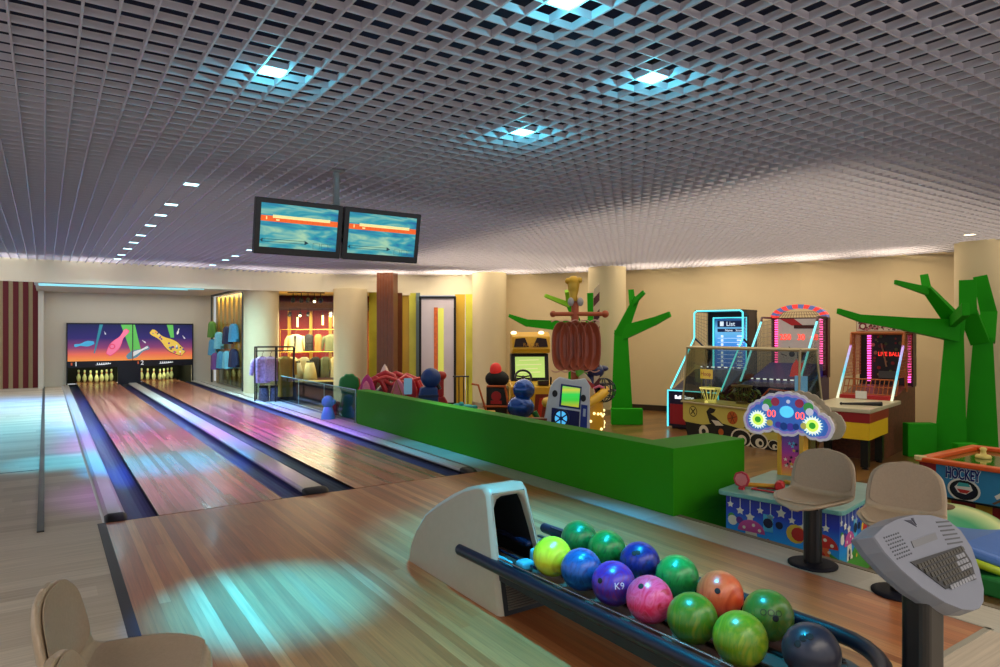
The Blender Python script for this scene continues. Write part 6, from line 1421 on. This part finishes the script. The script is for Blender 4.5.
# ------------------------------------------------------------------ wood post, gold panels and the framed door
wdm = planks('brown_veneer', 0.06, 5, [(92, 50, 30), (110, 62, 36), (82, 44, 26)], 0.35, 0.2, grain=0.2)
k0 = 18.0
def Gp(px, k): return Vector(ground(px, k))
def panel(name, px0, px1, k0_, k1_, z0, z1, mat, t_=0.06):
    a, b = Gp(px0, k0_), Gp(px1, k1_); d = (b - a).normalized(); n_ = Vector((-d.y, d.x))
    m = MB(); p = [a, b, b + n_ * t_, a + n_ * t_]
    m.hexa([(q.x, q.y, z0) for q in p] + [(q.x, q.y, z1) for q in p]); return m.build(name, mat)
wm = M('wood_brown', (104, 56, 30), 0.35, var=0.25, scale=8, coat=0.2)
pst = MB(); a, b = Gp(376.5, 17.6), Gp(393, 17.5); d = (b - a).normalized(); n_ = Vector((-d.y, d.x)); nb_ = 6
for i in range(nb_):
    p0_, p1_ = a.lerp(b, i / nb_ + 0.008), a.lerp(b, (i + 1) / nb_ - 0.008); q_ = [p0_, p1_, p1_ + n_ * 0.35, p0_ + n_ * 0.35]
    pst.hexa([(v.x, v.y, AF) for v in q_] + [(v.x, v.y, CEIL + 0.0) for v in q_])
pst.hexa([(v.x, v.y, AF) for v in [a + n_ * .02, b + n_ * .02, b + n_ * .33, a + n_ * .33]] + [(v.x, v.y, CEIL) for v in [a + n_ * .02, b + n_ * .02, b + n_ * .33, a + n_ * .33]])
structure(pst.build('column_wood', wm))
gy = M('panel_gold', (232, 222, 80), 0.25, 0.0, var=0.5, scale=1.3)
gy2 = M('panel_gold_deep', (214, 176, 60), 0.3, 0.1, var=0.3, scale=1.1)
structure(panel('wall_gold', 369, 378, 18.6, 18.5, AF, 2.72, gy))
structure(panel('wall_wood', 392, 402, 18.2, 18.2, AF, 2.66, wm)); structure(panel('wall_gold_strip', 402, 409, 18.35, 18.35, AF, 2.66, gy2)); structure(panel('wall_gold_pane', 409, 417, 18.3, 18.3, AF, 2.66, gy)); structure(panel('wall_gold_side', 416, 420, 18.2, 18.2, AF, 2.66, M('pane_grey', (110, 130, 130), 0.3)))
structure(panel('wall_gold_right', 455, 465, 18.2, 18.2, AF, 2.62, gy2)); structure(panel('wall_gold_right_pane', 465.5, 476, 18.15, 18.15, AF, 2.62, gy))
a, b = Gp(419, 18.0), Gp(456, 18.0); d = (b - a).normalized(); w_ = (b - a).length
t = thing('display_door', 'tall mirror door in a black frame with an orange and lime inlay strip', 'door', (a.x, a.y, AF), math.atan2(d.y, d.x)); t['kind'] = 'thing'
Hd = 2.62 - AF - 0.06
m = MB(); m.box(0, 0.06, 0, 0.08, 0, Hd); m.box(w_ - 0.06, w_, 0, 0.08, 0, Hd); m.box(0.06, w_ - 0.06, 0, 0.08, Hd - 0.06, Hd); m.box(0.06, w_ - 0.06, 0, 0.08, 0, 0.06); m.build('frame', black, t)
m = MB(); m.box(0.06, w_ - 0.06, 0.03, 0.06, 0.06, Hd - 0.06); m.build('leaf_panel', M('door_silver', (206, 198, 208), 0.3, 0.2, var=0.15, scale=1.5), t)
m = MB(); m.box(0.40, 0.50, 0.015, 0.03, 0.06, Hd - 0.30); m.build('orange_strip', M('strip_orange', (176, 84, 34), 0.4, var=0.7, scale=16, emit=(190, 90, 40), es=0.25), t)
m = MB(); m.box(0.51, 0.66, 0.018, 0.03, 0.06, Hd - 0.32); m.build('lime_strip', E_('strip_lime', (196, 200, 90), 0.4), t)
# small black rail in front of the gold panels
rx2, ry2 = ground(461, 16.5)
t = thing('black_railing', 'short black railing in front of the gold panels right of the mirror door', 'railing', (rx2, ry2, AF), -0.6)
m = MB(); 
for x in (-0.16, -0.05, 0.06, 0.17): m.tube([(x, 0, 0), (x, 0, 0.86)], 0.014, 6)
m.build('bars', black, t)
m = MB(); m.tube([(-0.2, 0, 0.86), (0.2, 0, 0.86)], 0.02, 6); m.build('top_rail', black, t)

# ------------------------------------------------------------------ ceiling lights and lighting
def downlight(x, y, label, group, cyan=True, es=4.0, square=True):
    x = (math.floor(x / 0.15) + 0.5) * 0.15; y = (math.floor((y - 0.108) / 0.15) + 0.5) * 0.15 + 0.108
    t = thing('ceiling_downlight', label, 'downlight', (x, y, CEIL), 0, group)
    m = MB(); m.box(-0.066, 0.066, -0.066, 0.066, 0.004, 0.012); m.build('diffuser', E_('downlight_cyan' if cyan else 'downlight_warm', (190, 250, 255) if cyan else (255, 236, 190), es), t)
    m = MB(); m.box(-0.067, 0.067, -0.067, 0.067, 0.012, 0.09); m.build('housing', black, t)
    return x, y
lane1 = [7.75, 9.04, 9.97, 10.95, 12.23, 13.25, 14.28, 15.44, 16.34]
lane2 = [13.22, 14.41, 15.32, 16.63]
ordn = ['first', 'second', 'third', 'fourth', 'fifth', 'sixth', 'seventh', 'eighth', 'ninth']
cy = []
for i, y in enumerate(lane1): cy.append(downlight(1.29, y, 'square ceiling downlight over the left lane, %s counted from the score monitors' % ordn[i], 'downlights over the lanes'))
for i, y in enumerate(lane2): cy.append(downlight(3.16, y, 'square ceiling downlight over the right lane, %s counted from the score monitors' % ordn[i], 'downlights over the lanes'))
big = [(1.08, 4.09, 'square ceiling downlight above the approach, upper left of the score monitors'), (3.04, 4.2, 'square ceiling downlight in the ceiling right of the score monitors'), (3.09, 2.86, 'bright square ceiling downlight high in the middle of the grid ceiling'), (1.99, 2.44, 'square ceiling downlight at the top edge of the photo')]
for x, y, l in big: cy.append(downlight(x, y, l, 'downlights over the approach', es=6))
downlight(12.15, 4.72, 'warm ceiling downlight next to the far right column', 'downlights over the arcade', False, 5)
def lamp(kind, name, loc, energy, col, size=0.05, rot=None, spot=None, blend=0.6, shape=None):
    l = bpy.data.lights.new(name, kind); l.energy = energy; l.color = col
    if kind == 'SPOT': l.spot_size = math.radians(spot); l.spot_blend = blend; l.shadow_soft_size = size
    elif kind == 'AREA':
        l.size = size
        if shape: l.shape = 'RECTANGLE'; l.size_y = shape
    else: l.shadow_soft_size = size
    o = bpy.data.objects.new(name, l); COL.objects.link(o); o.location = loc
    if rot: o.rotation_euler = rot
    return o
CY = (0.18, 0.85, 1.0); WARM = (1.0, 0.84, 0.60); VI = (0.75, 0.25, 1.0); PK = (1.0, 0.35, 0.45); NEU = (1.0, 0.93, 0.86)
CY = (0.02, 0.58, 1.0); BL = (0.03, 0.28, 1.0); PK = (1.0, 0.28, 0.36); VI = (0.20, 0.07, 1.0); PV = (0.50, 0.10, 1.0)
CW = (0.45, 0.88, 1.0)
DC = (0.0, 0.42, 1.0); DD = (0.0, 0.33, 1.0)
beam = [(PV, 350, 50), (DD, 3600, 38), (CY, 700, 46), (PV, 900, 50), (VI, 900, 50), (BL, 1800, 50), (PV, 600, 56), (CY, 400, 70), (CW, 800, 156),
        (VI, 1300, 56), (VI, 900, 56), (BL, 900, 60), (CW, 800, 156), (DD, 4800, 29), (DC, 2000, 52), (CY, 420, 46), (CY, 700, 62)]
for (x, y), (c, e, a_) in zip(cy, beam):
    if y < 5: lamp('POINT', 'downlight_glow', (x, y, CEIL - 0.07), 4.0, (0.1, 0.8, 1.0), 0.012)
    lamp('SPOT', 'downlight_beam', (x, y, CEIL - 0.02), e, c, 0.06, spot=a_, blend=1.0)
for x, y, c, e, a_ in ((3.16, 10.2, VI, 1300, 56), (3.16, 11.6, PV, 1100, 56), (0.2, 9.9, CY, 500, 30), (-0.8, 14.0, CY, 600, 90), (-0.7, 18.4, BL, 900, 100), (-0.8, 11.0, CY, 260, 70), (4.3, 8.0, CY, 380, 50), (4.3, 14.5, BL, 500, 60)):  # unseen spots added without fixtures to tint lane, floor and column
    lamp('SPOT', 'downlight_beam', (x, y, CEIL - 0.02 if y < 17 else 2.66), e, c, 0.02, spot=a_, blend=1.0)
# broad fill lamps added out of sight above the open grid
for x, y, sx, sy, e, c in ((9.6, 7.0, 7.6, 7.4, 270, WARM), (8.0, 12.0, 4.0, 3.4, 110, WARM), (3.2, 11.0, 5.0, 8.0, 40, NEU), (5.0, -1.6, 13.0, 2.4, 600, (1.0, 0.88, 0.72)), (-3.5, 3.0, 4.0, 4.5, 150, NEU)):
    lamp('AREA', 'hidden_fill_lamp', (x, y, CEIL + 0.36), e, c, sx, None, shape=sy)
for x, y, e in ((5.6, 16.7, 90), (7.2, 16.0, 150), (8.7, 15.0, 220), (9.9, 14.0, 90), (10.8, 12.5, 90), (11.6, 11.0, 90), (12.3, 9.5, 90), (12.9, 8.0, 90), (13.4, 6.4, 90), (13.6, 3.8, 70), (13.6, 1.8, 60)):
    lamp('AREA', 'wall_fill_lamp', (x, y, CEIL + 0.34), e * 0.30, WARM, 1.1, None, shape=1.1)  # added fill, brightens the curved wall from above the grid
for x in (-2.5, -0.8, 0.9, 2.6, 4.2): lamp('AREA', 'wall_fill_lamp', (x, 16.7, CEIL + 0.34), 16, NEU, 1.1, None, shape=1.1)  # added fill for the bulkhead face
# pin deck and shop lights, with added fill for alcove and striped wall
lamp('AREA', 'pin_deck_light', (1.36, 24.3, 0.95), 14, (0.95, 1.0, 0.5), 1.0, (math.radians(25), 0, 0), shape=0.2)
lamp('AREA', 'pin_deck_light', (3.15, 24.3, 0.95), 14, (0.95, 1.0, 0.5), 1.0, (math.radians(25), 0, 0), shape=0.2)
lamp('AREA', 'alcove_fill', (2.2, 21.2, 2.74), 60, (0.95, 0.95, 0.9), 4.2, None, shape=4.0)  # added area lamp, lifts the back wall of the alcove
lamp('AREA', 'striped_wall_fill', (-2.2, 20.5, 3.05), 14, (0.8, 0.9, 1.0), 3.5, None, shape=4.0)  # added area lamp behind the bulkhead, lifts the striped wall
v = sw(0.8, 1.2, 2.55); lamp('AREA', 'shop_light', v, 150, (1.0, 0.88, 0.6), 1.8, None, shape=1.0)
lamp('AREA', 'side_shop_light', (4.6, 21, 2.68), 40, (1.0, 0.85, 0.5), 0.2, None, shape=3.5)
w = bpy.data.worlds.new('world'); SC.world = w; w.use_nodes = True
bgn = w.node_tree.nodes['Background']; bgn.inputs[0].default_value = (0.92, 0.94, 1.0, 1); bgn.inputs[1].default_value = 0.70  # added ambient fill, enters where the hall is left open

cam_d = bpy.data.cameras.new('camera'); cam_o = bpy.data.objects.new('camera', cam_d); COL.objects.link(cam_o)
cam_d.sensor_width = 36; cam_d.lens = F / 1000 * 36; cam_d.shift_y = -0.0015
cam_o.location = (0, 0, EYE); cam_o.rotation_euler = (PI / 2, 0, -YAW); cam_d.clip_end = 200; cam_d.clip_start = 0.02
SC.camera = cam_o
SC.view_settings.view_transform = 'Standard'; SC.view_settings.look = 'None'; SC.view_settings.gamma = 1.0; SC.view_settings.exposure = 0.12
SC.view_settings.use_curve_mapping = False
SC.cycles.use_denoising = True
SC.cycles.max_bounces = 8; SC.cycles.diffuse_bounces = 4; SC.cycles.glossy_bounces = 4; SC.cycles.transparent_max_bounces = 12
SC.cycles.sample_clamp_indirect = 6
